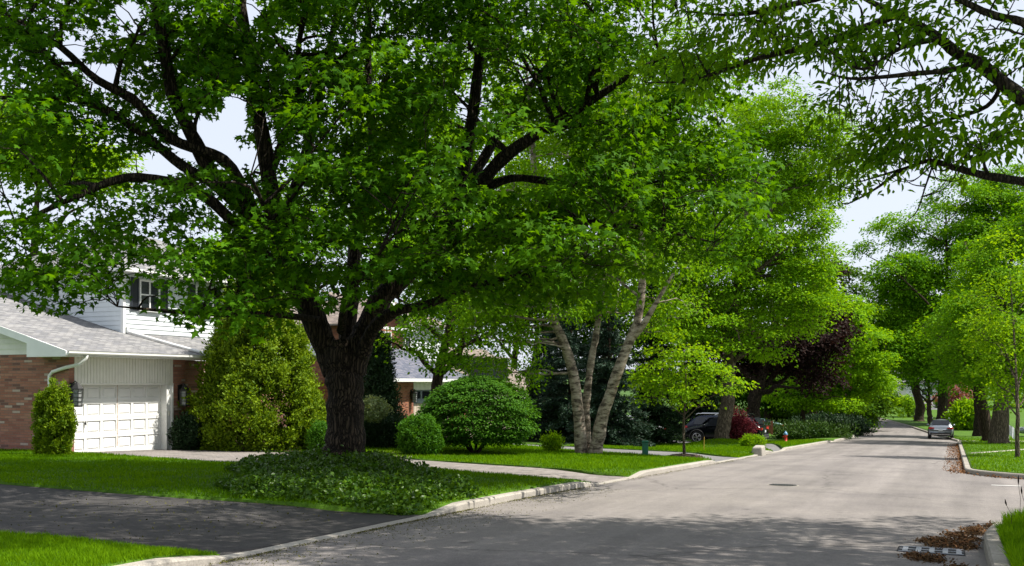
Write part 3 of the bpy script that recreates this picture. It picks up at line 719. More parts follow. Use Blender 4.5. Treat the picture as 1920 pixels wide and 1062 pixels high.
def far_lot(rng, n):
    u = 30.3 + 60 * rng.uniform(0, 1, n) ** 1.5; ve = np.array([vFar(t) for t in u]) - .22; v = ve - 9 * rng.uniform(0, 1, n); t = u - (47.6 + (-.75 - v) * 3.0); k = ~((t > -.1) & (t < 1.35)); return u[k], v[k]
grass_patch(far_lot, 50000, .085, 5, 1.7)
grass_patch(rect(D4b, D5a, KV, 16), 26000, .10, 7, 2.4)
def near_lot(rng, n):
    u = rng.uniform(9.5, 22, n); ve = np.array([vNear(t) for t in u]) - .2; return u, ve - 2.2 * rng.uniform(0, 1, n) ** 1.3
grass_patch(near_lot, 30000, .17, 6, .5, tonec=.42)
# seed stalks standing in the uncut grass
rng = np.random.default_rng(77)
for k, (u, s) in enumerate([(14.6, .42), (15.4, .55), (15.9, .68), (16.5, .50), (16.9, .60)]):
    v = vNear(u) - .32 - .12 * (k % 2); b = G(u, v, .02); r = thing('seed_stalk', 'thin brown seed stalk standing above the uncut corner grass', 'grass stalk', b, 0, 'seed stalks in the corner grass')
    MB().tube([(0, 0, 0), (.02, .01, s * .5), (.05 * (k - 2) * .4, .03, s * .8)], [.004, .003, .003], 4).build('stem', M['bark_brown'], r)
    MB().tube([(.02 * (k - 2), .03, s * .8), (.025 * (k - 2), .03, s * .88), (.03 * (k - 2), .03, s)], [.005, .012, .003], 5).build('seed_head', M['mulch'], r)

def litter(name, label, fu, n, size, mat, seed, dz=.01, tmpl=TM_OVAL, tilt=.5, base=zr, pile=.03):
    rng = np.random.default_rng(seed); u, v = fu(rng, n); x = u * DX - v * DY; y = u * DY + v * DX
    z = np.array([base(a) for a in u]) + dz + np.abs(rng.normal(0, pile, n)); P = np.stack([x, y, z], -1)
    Nn = UP + rng.normal(size=(n, 3)) * tilt; D = rng.normal(size=(n, 3))
    return tag(leaves(name, P, Nn, D, size * rng.uniform(.6, 1.5, n), tmpl, np.clip(rng.normal(.45, .25, n), 0, 1), mat, None), label, 'leaf litter', None, 'stuff')
def gut(u0, u1, vf, w, p=1.6, clump=3.0):
    def f(rng, n):
        u = rng.uniform(u0, u1, n * 3); k = rng.uniform(0, 1, n * 3) < .35 + .65 * (np.sin(u * clump) * np.sin(u * clump * .37 + 1) > -.1); u = u[k][:n]
        while len(u) < n: u = np.concatenate([u, u])[:n]
        return u, np.array([vf(t) for t in u]) + np.sign(w) * np.abs(w) * rng.uniform(0, 1, n) ** p
    return f
litter('leaf_litter', 'brown dead leaves banked along the far right gutter', gut(33.5, 72, vR, .62, 2.4), 2600, .06, M['litter'], 11, pile=.02)
litter('leaf_litter', 'brown dead leaves around the corner kerb', gut(30.2, 34.2, vFar, .5, 2.2), 200, .07, M['litter'], 12, pile=.02)
def drift(rng, n):                                       # matted drifts lying along the gutter
    c = [(11.6, .3), (12.3, .55), (13.72, .22), (13.78, .5), (13.9, .22), (14.3, .5), (14.6, .2), (15.1, .4), (15.5, .18), (16.0, .3), (16.6, .15), (12.45, .72), (14.1, .62)]
    k = rng.integers(0, len(c), n); cu = np.array(c)[k]; u = cu[:, 0] + rng.normal(0, .15, n); v = np.array([vNear(t) for t in u]) + np.maximum(.015, cu[:, 1] + rng.normal(0, .075, n)); return u, v
litter('leaf_litter', 'matted dead leaves and wet debris around the storm drain at the near corner', drift, 7000, .034, M['debris'], 13, pile=.012)
litter('leaf_litter', 'pale dry leaves scattered over the drift by the storm drain', drift, 420, .05, M['litter'], 17, dz=.02, pile=.014)
litter('fallen_buds', 'fallen green maple buds along the kerb under the big tree', gut(7.6, 21.0, vL, -1.2, 4.5, 1.7), 5200, .020, M['buds'], 14, pile=.004)
litter('fallen_buds', 'fallen buds and dust along the sunny part of the left gutter', gut(21.5, 44, vL, -.25, 2.2, 1.2), 1200, .022, M['buds'], 15, pile=.004)
litter('fallen_leaves', 'scattered small fallen leaves on the shaded asphalt drive', rect(D1a, D1b, KV + .1, 16), 900, .03, M['buds'], 16, dz=.012, base=lambda u: zr(u) + .12, pile=.003)

# ------------------------------------------------------------------ houses (local x runs along the road, local y away from it)
def laps_x(m, x, ys, z0, z1, step=.16, out=-1, yclip=None):
    """lapped siding on a plane x = const facing out (-1: towards the camera)"""
    z = z0
    while z < z1 - .01:
        t = min(z + step, z1); a, b = ys if yclip is None else (yclip(t), ys[1])
        if b - a > .05:
            m.add([(x + out * .022, a, z), (x + out * .022, b, z), (x, b, t), (x, a, t), (x, a, z), (x, b, z)], [(0, 1, 2, 3), (4, 5, 1, 0)])
        z = t
def laps_y(m, y, xs, z0, z1, step=.16):
    z = z0
    while z < z1 - .01:
        t = min(z + step, z1)
        m.add([(xs[0], y - .022, z), (xs[1], y - .022, z), (xs[1], y, t), (xs[0], y, t), (xs[0], y, z), (xs[1], y, z)], [(0, 1, 2, 3), (4, 5, 1, 0)]); z = t
def window(parent, x0, x1, z0, z1, y, fmat, bars=1, sash=True, label=None):
    m = MB(); t = .07
    m.box(x0, x0 + t, y - .05, y + .02, z0, z1); m.box(x1 - t, x1, y - .05, y + .02, z0, z1)
    m.box(x0 + t, x1 - t, y - .05, y + .02, z1 - t, z1); m.box(x0 - .03, x1 + .03, y - .08, y + .02, z0 - .06, z0)
    m.box(x0 + t, x1 - t, y - .05, y + .02, z0, z0 + t)
    for k in range(bars): xx = x0 + (x1 - x0) * (k + 1) / (bars + 1); m.box(xx - .03, xx + .03, y - .045, y + .015, z0 + t, z1 - t)
    if sash: m.box(x0 + t, x1 - t, y - .04, y + .015, (z0 + z1) / 2 - .025, (z0 + z1) / 2 + .025)
    w = m.build('window', fmat, parent)
    MB().box(x0 + t, x1 - t, y - .018, y - .008, z0 + t, z1 - t).build('pane', M['glass'], w)
    return w
def shutter(parent, x0, x1, z0, z1, y):
    m = MB(); m.box(x0, x0 + .05, y - .05, y - .02, z0, z1); m.box(x1 - .05, x1, y - .05, y - .02, z0, z1)
    n = int((z1 - z0) / .07)
    for k in range(n): z = z0 + (z1 - z0) * k / n; m.add([(x0 + .05, y - .025, z), (x1 - .05, y - .025, z), (x1 - .05, y - .045, z + .06), (x0 + .05, y - .045, z + .06)], [(0, 1, 2, 3)])
    m.box(x0 + .05, x1 - .05, y - .022, y - .018, z0, z1); return m.build('shutter', M['shutter'], parent)
def wall_lamp(parent, x, y, z, s=1.0):
    m = MB(); m.box(x - .07 * s, x + .07 * s, y - .02, y, z - .30 * s, z + .12 * s); m.tube([(x, y - .02, z + .1 * s), (x, y - .13 * s, z + .16 * s), (x, y - .17 * s, z + .12 * s)], .015 * s, 6)
    c = (x, y - .17 * s)
    m.lathe([(.02 * s, .14 * s), (.05 * s, .10 * s), (.15 * s, -.02 * s), (.15 * s, -.05 * s)], 6, (*c, z)); m.lathe([(.13 * s, -.46 * s), (.13 * s, -.43 * s), (.05 * s, -.41 * s)], 6, (*c, z))
    for k in range(6):
        a = 2 * pi * k / 6; m.tube([(c[0] + .135 * s * cos(a), c[1] + .135 * s * sin(a), z - .05 * s), (c[0] + .115 * s * cos(a), c[1] + .115 * s * sin(a), z - .43 * s)], .013 * s, 4)
    for k in range(3): m.lathe([(.128 * s, -.13 * s - k * .1 * s), (.128 * s, -.12 * s - k * .1 * s)], 6, (*c, z))
    o = m.build('lantern', M['iron'], parent)
    MB().lathe([(.10 * s, -.42 * s), (.115 * s, -.06 * s)], 6, (*c, z)).build('lamp_glass', M['lamp_glass'], o); return o
def hip(m, x0, x1, y0, y1, z, slope):
    h = (y1 - y0) / 2; zz = z + h * slope; ym = (y0 + y1) / 2
    a, b, c, d = (x0, y0, z), (x1, y0, z), (x1, y1, z), (x0, y1, z); e, f = (x0 + h, ym, zz), (x1 - h, ym, zz)
    if x1 - x0 < 2 * h: e = f = ((x0 + x1) / 2, ym, zz)
    m.poly([a, b, f, e]); m.poly([c, d, e, f]); m.poly([b, c, f]); m.poly([d, a, e]); m.poly([d, c, b, a])

def build_house_one():
    h = thing('brick_house', 'two storey house with rustic brick garage, white panelled door and pale siding above', 'house', W(21.9, 24.2, -.57), HEAD)
    zr_ = lambda y: 3.10 + .28 * (y + .5)
    m = MB(); m.slab([(0, 0, -.5), (0, 10, -.5), (0, 10, 3.04), (0, 0, 3.04)], (.2, 0, 0)); m.box(.2, 14, 9.7, 9.9, -.5, 3.0)
    m.box(4.35, 4.95, 0, .7, -.5, 3.0); m.box(5.0, 14, 1.85, 2.1, -.5, 3.0); m.box(13.9, 14.1, 2.1, 9.7, -.5, 3.0)
    m.build('brick_wall', M['brick'], h)
    m = MB(); laps_x(m, .02, (0, 9.2), 3.04, 5.6, .17, -1, lambda t: max(0, (t - 3.10) / .28 - .5)); m.build('gable_siding', M['cream'], h)
    # roof slab of the garage and the porch
    pts = [(-.5, -.53), (8.2, -.53), (8.2, 2.28), (4.38, 2.28), (4.38, 9.6), (-.5, 9.6)]
    m = MB(); m.slab([(x, y, zr_(y) + .02) for x, y in pts], (0, 0, -.10)); rf = m.build('garage_roof', M['shingle_light'], h)
    # white pipe lying on the shingles
    MB().tube([(4.55, 2.22, zr_(2.22) + .3), (4.55, 2.2, zr_(2.2) + .10), (5.0, .6, zr_(.6) + .09), (5.35, -.42, zr_(-.42) + .09), (5.38, -.56, zr_(-.56) + .02)], .05, 8).build('roof_drain_pipe', M['white'], rf, True)
    m = MB(); m.slab([(-.56, -.50, 2.94), (-.56, -.50, 3.11), (-.56, 1.1, zr_(1.1) + .02), (-.56, 1.1, 2.94)], (.54, 0, 0))
    m.slab([(-.54, 1.1, zr_(1.1) - .20), (-.54, 1.1, zr_(1.1) + .02), (-.54, 9.6, zr_(9.6) + .02), (-.54, 9.6, zr_(9.6) - .20)], (.035, 0, 0)); m.build('rake_board', M['white'], h)
    m = MB(); m.box(-.02, 8.2, -.495, 0.02, 2.955, 2.985); m.build('soffit', M['white'], h)
    m = MB(); m.add([(x, y, z) for x in (-.57, 8.3) for y, z in ((-.53, 2.99), (-.59, 2.99), (-.64, 3.04), (-.64, 3.10), (-.655, 3.115), (-.63, 3.115), (-.62, 3.05), (-.53, 3.05))],
                    [(i, (i + 1) % 8, 8 + (i + 1) % 8, 8 + i) for i in range(8)] + [tuple(range(8)), tuple(range(15, 7, -1))])
    g = m.build('gutter', M['white'], h)
    MB().tube([(.16, -.56, 3.02), (.14, -.54, 2.90), (-.02, -.45, 2.72), (-.09, .06, 2.62), (-.10, .55, 2.50), (-.10, .68, 2.38), (-.10, .68, .15), (-.16, .60, .05)], .055, 8).build('downspout', M['white'], g, True)
    # beadboard over the door
    m = MB(); m.box(.2, 4.35, .0, .05, 2.13, 2.96)
    n = 34
    for k in range(n): x = .2 + 4.15 * k / n; m.box(x + .008, x + 4.15 / n - .008, -.014, .0, 2.15, 2.955)
    m.box(.2, 4.35, -.03, 0.0, 2.10, 2.15); m.build('beadboard', M['cream'], h)
    MB().box(.2, .24, .02, .34, -.2, 2.10).build('door_jamb', M['white'], h); m = MB(); m.box(4.08, 4.35, .02, .34, -.2, 2.10); m.box(4.28, 4.345, -.03, .02, -.2, 2.10); jb = m.build('door_jamb', M['white'], h)
    MB().box(4.16, 4.23, -.0, .02, 1.05, 1.22).build('keypad', M['cream'], jb)
    x0, x1, y = .24, 4.08, .28; pw = (x1 - x0) / 6; rh = 2.13 / 4
    m = MB(); m.box(x0, x1, y + .03, y + .08, -.25, 2.13)
    for r in range(4):
        z0 = r * rh
        m.box(x0, x1, y - .004, y + .03, z0, z0 + .075); m.box(x0, x1, y - .006, y + .03, z0 + rh - .085, z0 + rh - .006)
        for c in range(7): xx = x0 + pw * c; m.box(max(x0, xx - .05), min(x1, xx + .05), y - .002, y + .03, z0 + .075, z0 + rh - .085)
        for c in range(6):
            xx = x0 + pw * c; a, b, c0, c1 = xx + .085, xx + pw - .085, z0 + .11, z0 + rh - .12
            m.add([(a, y + .028, c0), (b, y + .028, c0), (b, y + .028, c1), (a, y + .028, c1), (a + .035, y + .006, c0 + .035), (b - .035, y + .006, c0 + .035), (b - .035, y + .006, c1 - .035), (a + .035, y + .006, c1 - .035)],
                  [(4, 5, 6, 7), (0, 1, 5, 4), (1, 2, 6, 5), (2, 3, 7, 6), (3, 0, 4, 7)])
    m.box(x0, x1, y - .002, y + .03, -.25, 0.0)
    gd = m.build('garage_door', M['white'], h)
    m = MB(); m.tube([(x0 + pw * .97, y - .03, .98), (x0 + pw * .97, y - .05, .86)], .015, 6); m.box(x0 + pw * .93, x0 + pw * 1.01, y - .03, y - .004, .90, .95); m.build('handle', M['iron'], gd)
    m = MB(); xm = x0 + pw * 3; rr = random.Random(4); nk = 24
    Lp = [(xm - .006 - rr.random() * .014, y - .0085, 2.1 - k * .085) for k in range(nk)]; Rp = [(xm + .004 + rr.random() * .014, y - .0085, 2.1 - k * .085) for k in range(nk)]
    m.add(Lp + Rp, [(k, k + 1, nk + k + 1, nk + k) for k in range(nk - 1)])
    m.build('rust_streak', M['rust'], gd)
    # second storey
    m = MB(); laps_x(m, 4.42, (2.32, 10.0), 3.2, 6.08, .165); laps_y(m, 2.30, (4.42, 14), 3.1, 6.08, .165)
    m.box(4.5, 13.9, 2.32, 2.4, 2.9, 6.1); m.box(4.44, 4.5, 2.4, 10, 2.9, 6.1); m.build('siding_wall', M['siding'], h)
    m = MB(); m.box(4.38, 4.50, 2.26, 2.38, 3.1, 6.08); m.build('corner_board', M['white'], h)
    for x in (5.12, 8.0, 11.2):
        window(h, x, x + 1.0, 4.78, 5.86, 2.27, M['white'], 1); shutter(h, x - .40, x - .04, 4.72, 5.9, 2.27); shutter(h, x + 1.04, x + 1.40, 4.72, 5.9, 2.27)
    m = MB(); hip(m, 3.9, 14.6, 1.75, 10.6, 6.12, .46); rf2 = m.build('main_roof', M['shingle_light'], h)
    m = MB(); m.box(3.82, 14.7, 1.65, 1.75, 6.0, 6.13); m.box(3.80, 3.90, 1.75, 10.6, 6.0, 6.13); m.box(3.9, 14.6, 1.75, 2.25, 6.03, 6.05); m.box(3.9, 4.38, 2.3, 10.5, 6.03, 6.05); m.build('eave_gutter', M['white'], h)
    # entry
    m = MB(); m.box(5.15, 5.30, 1.70, 1.85, 0, 2.35); m.box(6.35, 6.50, 1.70, 1.85, 0, 2.35); m.box(5.30, 6.35, 1.70, 1.85, 2.2, 2.35); e = m.build('entry_frame', M['olive'], h)
    m = MB(); m.box(5.30, 6.35, 1.78, 1.84, 0, 2.2); d = m.build('front_door', M['olive'], h); MB().box(5.5, 6.15, 1.765, 1.78, .9, 2.0).build('door_glass', M['glass'], d)
    m = MB(); m.box(4.98, 8, .7, 1.85, -.5, .12); m.build('porch_step', M['concrete_old'], h)
    m = MB(); m.tube([(5.1, .75, .95), (6.3, .75, .95)], .02, 6); m.tube([(5.1, .75, .2), (6.3, .75, .2)], .012, 6)
    for k in range(9): x = 5.1 + k * .15; m.tube([(x, .75, .12), (x + .03 * (-1) ** k, .75, .5), (x, .75, .95)], .012, 5)
    m.build('iron_railing', M['iron'], h)
    wall_lamp(h, .10, -.005, 2.02, 1.25); wall_lamp(h, 4.66, -.005, 1.95, 1.25)
build_house_one()

def build_house_two():
    h = thing('brick_house', 'red brick house with slate blue roof behind the round shrub and hedge', 'house', W(39, 24.6, -1.18), HEAD)
    zf = lambda y: 2.98 + .36 * (y + .5)
    m = MB(); m.box(0, 4.45, 0, .25, -.5, 2.9); m.box(0, .2, .25, 6, -.5, 2.9); m.build('brick_wall', M['brick_red'], h); m = MB(); m.box(8.6, 10.4, 0, .25, -.5, 2.9); m.box(10.2, 10.4, .25, 6, -.5, 2.9); m.build('brick_wall', M['brick_red'], h)
    m = MB(); m.slab([(-.5, -.5, zf(-.5)), (10.6, -.5, zf(-.5)), (10.6, 4.4, zf(4.4)), (-.5, 4.4, zf(4.4))], (0, 0, -.1)); rf = m.build('garage_roof', M['shingle_blue'], h)
    m = MB(); m.box(7.0, 7.35, 2.8, 3.1, zf(2.95), zf(2.95) + .22); m.build('roof_vent', M['grate'], rf)
    m = MB(); m.box(-.55, 10.65, -.6, -.5, 2.83, 2.98); m.box(-.5, 10.6, -.5, .0, 2.85, 2.87); m.build('gutter', M['white'], h)
    m = MB(); m.box(4.45, 8.6, .0, .05, 2.42, 2.9)
    for k in range(30): x = 4.45 + 4.15 * k / 30; m.box(x + .015, x + .123, -.022, 0, 2.43, 2.88)
    m.build('beadboard', M['cream'], h)
    m = MB(); m.box(4.45, 8.6, .16, .22, -.4, 1.74)
    for k in range(14): x = 4.45 + 4.15 * k / 14; m.box(x + .02, x + .276, .14, .16, -.3, 1.73)
    m.build('garage_door', M['beige'], h)
    m = MB(); m.box(4.45, 8.6, .08, .20, 1.74, 1.90); m.build('sill_rail', M['grey_trim'], h)
    for k in range(4): x = 4.47 + k * 1.035; window(h, x, x + 1.02, 1.90, 2.42, .18, M['grey_trim'], 0, False)
    wall_lamp(h, 4.2, -.005, 2.3, 1.1)
    # upper storey with gable to the road
    m = MB(); m.box(6.4, 11.0, 4.4, 4.65, 2.9, 5.95); m.box(6.4, 6.65, 4.65, 11, 2.9, 5.95); m.box(10.75, 11.0, 4.65, 11, 2.9, 5.95); m.poly([(6.4, 4.45, 5.95), (11, 4.45, 5.95), (8.7, 4.45, 7.2)]); m.build('upper_wall', M['brick_red'], h)
    m = MB(); 
    for s, xe in ((-1, 5.9), (1, 11.5)): m.slab([(8.7, 3.9, 7.35), (xe, 3.9, 5.85), (xe, 11.2, 5.85), (8.7, 11.2, 7.35)], (0, 0, .1))
    m.build('gable_roof', M['shingle_tan'], h)
    m = MB()
    for s, xe in ((-1, 5.9), (1, 11.5)): m.slab([(8.7, 3.86, 7.28), (xe, 3.86, 5.78), (xe, 3.86, 5.98), (8.7, 3.86, 7.46)], (0, .04, 0))
    m.box(5.85, 11.55, 3.82, 3.9, 5.72, 5.86); m.build('rake_board', M['white'], h)
    window(h, 8.1, 9.6, 4.55, 5.65, 4.37, M['white'], 1)
    m = MB(); laps_y(m, 6.0, (11.02, 19), 2.0, 6.4, .17); m.box(11.05, 19, 6.02, 6.2, 1.0, 6.4); m.build('siding_wall', M['siding'], h)
    m = MB(); m.slab([(11.0, 5.4, 6.35), (19.4, 5.4, 6.35), (19.4, 10, 8.2), (11.0, 10, 8.2)], (0, 0, .1)); m.build('main_roof', M['shingle_tan'], h)
    window(h, 13.2, 14.6, 4.3, 5.6, 5.96, M['white'], 1)
build_house_two()

def build_house_three():
    h = thing('tan_roofed_house', 'house with broad tan shingle roof and dark dormer window behind the birches', 'house', W(54, 27.4, -2.25), HEAD)
    zf = lambda y: 3.0 + .62 * (y + .4)
    m = MB(); m.box(0, 8.8, 0, .25, -.4, 2.9); m.box(0, .25, .25, 9, -.4, 2.9); m.build('wall', M['beige'], h); m = MB(); m.box(13.2, 13.9, 0, .25, -.4, 2.9); m.box(13.65, 13.9, .25, 9, -.4, 2.9); m.build('wall', M['beige'], h)
    m = MB(); m.slab([(-.5, -.5, zf(-.5)), (14.3, -.5, zf(-.5)), (14.3, 5.0, zf(5.0)), (-.5, 5.0, zf(5.0))], (0, 0, -.12)); m.slab([(-.5, 5.0, zf(5.0)), (14.3, 5.0, zf(5.0)), (14.3, 10.4, 3.0), (-.5, 10.4, 3.0)], (0, 0, -.12)); rf = m.build('roof', M['shingle_tan'], h)
    m = MB(); m.box(8.6, 9.1, 2.6, 3.0, zf(2.8), zf(2.8) + .35); m.build('roof_vent', M['white'], rf)
    m = MB(); m.box(5.4, 9.8, 1.15, 4, 4.0, 5.55); dm = m.build('dormer', M['shutter'], h)
    m = MB(); m.box(5.6, 9.6, 1.10, 1.15, 4.1, 5.4); m.build('pane', M['glass'], dm)
    m = MB(); m.slab([(5.2, .9, 5.5), (10, .9, 5.5), (10, 5, 5.9), (5.2, 5, 5.9)], (0, 0, .08)); m.build('dormer_roof', M['shingle_tan'], h)
    m = MB(); m.box(-.5, 14.3, -.62, -.5, 2.78, 2.95); m.build('gutter', M['white'], h)
    m = MB(); m.box(8.8, 13.2, .1, .2, -.4, 2.3); 
    for k in range(4):
        for c in range(8): m.box(8.85 + c * .55, 9.33 + c * .55, .07, .1, .06 + k * .55, .5 + k * .55)
    m.box(8.8, 13.2, .0, .12, 2.3, 2.9); m.build('garage_door', M['cream'], h)
build_house_three()

def build_far_house():
    x, y = pxX(1718, 182), 182.0; h = thing('white_house', 'far white house with grey roof past the bend of the road', 'house', (x, y, H(*UV(x, y)) - .1), .12)
    m = MB(); m.box(-9, 9, 0, 9, -.5, 3.0); m.build('wall', M['white'], h)
    m = MB(); m.box(-6.5, -2.0, -.06, .02, 0, 2.3)
    for k in range(4): m.box(-6.4, -2.1, -.09, -.06, .06 + k * .57, .52 + k * .57)
    m.build('garage_door', M['cream'], h)
    window(h, 1.0, 3.2, 1.0, 2.3, -.01, M['white'], 1); window(h, 5, 7.2, 1.0, 2.3, -.01, M['white'], 1)
    m = MB(); hip(m, -9.6, 9.6, -.6, 9.6, 3.0, .5); m.build('roof', M['shingle_light'], h)
build_far_house()

# ------------------------------------------------------------------ vehicles (local x forward from the rear bumper, y to the left)
def make_car(name, label, loc, rz, paint, L=4.7, Wd=1.88, Ht=1.70, suv=True, rim_spokes=10, group='parked cars'):
    r = thing(name, label, 'car', loc, rz, group); hw = Wd / 2
    s = L / 4.7; k = Ht / 1.70
    # x, sill z, widest z, belt z, roof z, width at sill, widest, belt, roof
    if suv:
        ST = [(.00, .42, .62, .78, .80, .80, .90, .88, .86), (.06, .30, .66, .98, 1.02, .88, .97, .92, .88), (.20, .27, .70, 1.06, 1.18, .92, .985, .93, .84), (.55, .26, .72, 1.07, 1.60, .94, 1, .94, .72), (.95, .26, .73, 1.06, 1.67, .94, 1, .94, .70),
              (1.9, .26, .73, 1.03, 1.70, .94, 1, .94, .70), (2.7, .26, .73, 1.01, 1.66, .94, 1, .94, .70), (3.05, .26, .73, 1.0, 1.54, .94, 1, .94, .72), (3.55, .26, .72, 1.0, 1.10, .94, 1, .93, .84), (3.75, .26, .70, 1.0, 1.04, .94, .99, .92, .86), (4.3, .28, .68, .92, .96, .92, .97, .86, .76), (4.6, .32, .60, .78, .82, .84, .90, .78, .66), (4.7, .40, .55, .66, .68, .72, .80, .72, .62)]
    else:
        ST = [(.00, .42, .60, .80, .84, .78, .88, .86, .80), (.10, .28, .62, .95, .99, .90, .97, .90, .82), (.6, .25, .65, .98, 1.04, .94, 1, .92, .80), (1.0, .24, .66, .97, 1.25, .94, 1, .92, .74), (1.5, .24, .66, .95, 1.42, .94, 1, .92, .66), (2.2, .24, .66, .93, 1.45, .94, 1, .92, .66), (2.8, .24, .66, .92, 1.36, .94, 1, .92, .68), (3.45, .24, .65, .90, .97, .94, 1, .91, .80), (4.2, .26, .62, .80, .85, .92, .97, .84, .70), (4.6, .32, .55, .68, .72, .82, .88, .76, .6), (4.7, .40, .5, .60, .62, .72, .78, .7, .56)]
        k = Ht / 1.45
    ST = [(a * s, b * k, c * k, d * k, e * k, f * hw, g * hw, h_ * hw, i * hw) for a, b, c, d, e, f, g, h_, i in ST]
    V = []; n = 10
    for (x, zs, zm, zb, zt, ws, wm, wb, wr) in ST:
        half = [(ws * .9, zs), (ws, zs + .06), (wm, zm), (wb, zb), (wr, zt - .05 if zt - zb > .12 else zt - .02)]
        V += [(x, y, z) for y, z in half] + [(x, -y, z) for y, z in half[::-1]]
        if zt: V[-5] = V[-5]
    Fc = []
    for i in range(len(ST) - 1):
        for j in range(n): a = i * n + j; b = i * n + (j + 1) % n; Fc.append((a, b, b + n, a + n))
    Fc += [tuple(range(n)), tuple(range((len(ST) - 1) * n, len(ST) * n))[::-1]]
    m = MB(); m.add(V, [f[::-1] for f in Fc])
    o = m.build('body', paint, r, True)
    sub = o.modifiers.new('smooth', 'SUBSURF'); sub.levels = 1; sub.render_levels = 1
    # roof skin, slightly domed
    def P(x, side, t, out=.012):                         # a point on the greenhouse side between belt (0) and roof (1)
        xs = [q[0] for q in ST]; g = lambda j: float(np.interp(x, xs, [q[j] for q in ST]))
        y0, z0, y1, z1 = g(7), g(3), g(8), g(4) - .05; return (x, side * (y0 + (y1 - y0) * t + out), z0 + (z1 - z0) * t)
    xa, xb = ((.55, 3.35) if suv else (1.0, 3.1)); xa *= s; xb *= s
    for sd_ in (1, -1):
        m = MB(); cuts = [xa + .08, xa + (xb - xa) * .30, xa + (xb - xa) * .64, xb - .1]
        for a, b in zip(cuts[:-1], cuts[1:]):
            m.poly([P(a + .03, sd_, .08), P(b - .03, sd_, .08), P((a + b) / 2 + (b - a) * .47 if b < xb - .2 else b - .34, sd_, .86), P(a + .03 if a > xa + .2 else a + .16, sd_, .86)])
        m.build('side_window', M['glass'], r)
    g = lambda x, j: float(np.interp(x, [q[0] for q in ST], [q[j] for q in ST]))
    i0, i1 = (2, 3) if suv else (2, 4)
    a, b = ST[i0], ST[i1]; x0, x1 = a[0], b[0]
    def slope_pane(nm, A_, B_, t0, t1, off):
        pa = lambda t, wj: (A_[0] + (B_[0] - A_[0]) * t + off * .6, (A_[8] + (B_[8] - A_[8]) * t) * .88 * wj, A_[4] + (B_[4] - A_[4]) * t - .035 + abs(off) * .9)
        m = MB(); m.poly([pa(t0, 1), pa(t1, 1), pa(t1, -1), pa(t0, -1)]); m.build(nm, M['glass'], r)
    slope_pane('rear_window', ST[i0], ST[i1], .05, .92, -.03)
    f0, f1 = (8, 7) if suv else (7, 6); slope_pane('windscreen', ST[f0], ST[f1], .08, .95, .03)
    # lights, bumper, plate, rails, mirrors, exhaust
    for sd_ in (1, -1):
        m = MB(); y0 = sd_ * hw * .96; y1 = sd_ * hw * .50; z0, z1 = (.84 * k, 1.0 * k) if suv else (.70 * k, .84 * k)
        m.slab([(.02, y1, z0 + .05), (-.012, y0 * .97, z0), (-.005, y0 * .97, z1), (.02, y1, z1 - .04)], (.06, 0, 0)); m.slab([(.0, y0 * .97, z0), (.26, y0 * 1.035, z0 + .06), (.24, y0 * 1.03, z1), (.0, y0 * .97, z1)], (0, -sd_ * .03, 0)); m.build('tail_light', M['tail'], r)
        m = MB(); m.slab([(L - .13, sd_ * hw * .58, .60 * k), (L - .32, sd_ * hw * .92, .64 * k), (L - .36, sd_ * hw * .92, .76 * k), (L - .16, sd_ * hw * .58, .70 * k)], (.03, 0, .01)); m.build('headlight', M['lamp_glass'], r)
        m = MB(); m.lathe([(.01, -.09), (.075, -.07), (.085, 0), (.075, .07), (.01, .09)], 8, (g(3.3 * s, 0) if False else xb - .05, sd_ * (hw + .07), 1.06 * k if suv else .98 * k), 'y'); m.build('mirror', paint, r, True)
        if suv: MB().tube([(.75 * s, sd_ * hw * .66, Ht - .03), (.85 * s, sd_ * hw * .66, Ht + .04), (2.6 * s, sd_ * hw * .66, Ht + .04), (2.75 * s, sd_ * hw * .66, Ht - .02)], .02, 6).build('roof_rail', M['chrome'], r)
    m = MB(); m.box(-.05, .10, -hw * .84, hw * .84, .34 * k, .56 * k); m.box(-.03, .02, -hw * .5, hw * .5, .28 * k, .34 * k); bp = m.build('bumper', M['plastic'], r, bevel=.02)
    m = MB(); m.box(-.058, -.05, -hw * .72, hw * .72, .40 * k, .425 * k); m.build('bumper_trim', M['chrome'], bp)
    MB().box(-.022, -.008, -.16, .16, .70 * k, .83 * k).build('licence_plate', M['plate'], r)
    # wheels
    R = .37 * k if suv else .33 * k
    for wx in (.92 * s, 3.72 * s):
        for sd_ in (1, -1):
            yo = sd_ * (hw - .10)
            m = MB(); m.lathe([(R * .66, -.12), (R * .92, -.12), (R, -.07), (R, .07), (R * .92, .12), (R * .66, .125), (R * .64, .05)], 28, (wx, yo, R), 'y'); w = m.build('wheel', M['tyre'], r, True)
            m = MB(); m.tube([(wx + R * .65 * cos(a), yo + .115 * sd_, R + R * .65 * sin(a)) for a in span(0, 2 * pi, 28)], .022, 6); m.lathe([(R * .15, .05 * sd_), (R * .13, .12 * sd_), (R * .03, .125 * sd_)], 12, (wx, yo, R), 'y')
            for q in range(5):
                for e_ in (-.16, .16):
                    aa = 2 * pi * q / 5 + e_; a2 = 2 * pi * q / 5 + e_ * .55
                    m.tube([(wx + R * .12 * cos(a2), yo + .10 * sd_, R + R * .12 * sin(a2)), (wx + R * .64 * cos(aa), yo + .115 * sd_, R + R * .64 * sin(aa))], [.020, .024], 5)
            m.build('rim', M['rim'], w)
            m = MB(); m.lathe([(R * .6, .03 * sd_), (R * .6, .04 * sd_)], 20, (wx, yo, R), 'y'); m.build('brake_shadow', M['plastic'], w)
            m = MB(); pts = []                           # dark arch lip over the wheel
            for q in range(13): aa = pi * q / 12; pts.append((wx + (R + .075) * cos(aa), sd_ * (hw + .004), R + (R + .075) * sin(aa)))
            m.tube(pts, .035, 6); m.build('wheel_arch', M['plastic'], r)
    return r
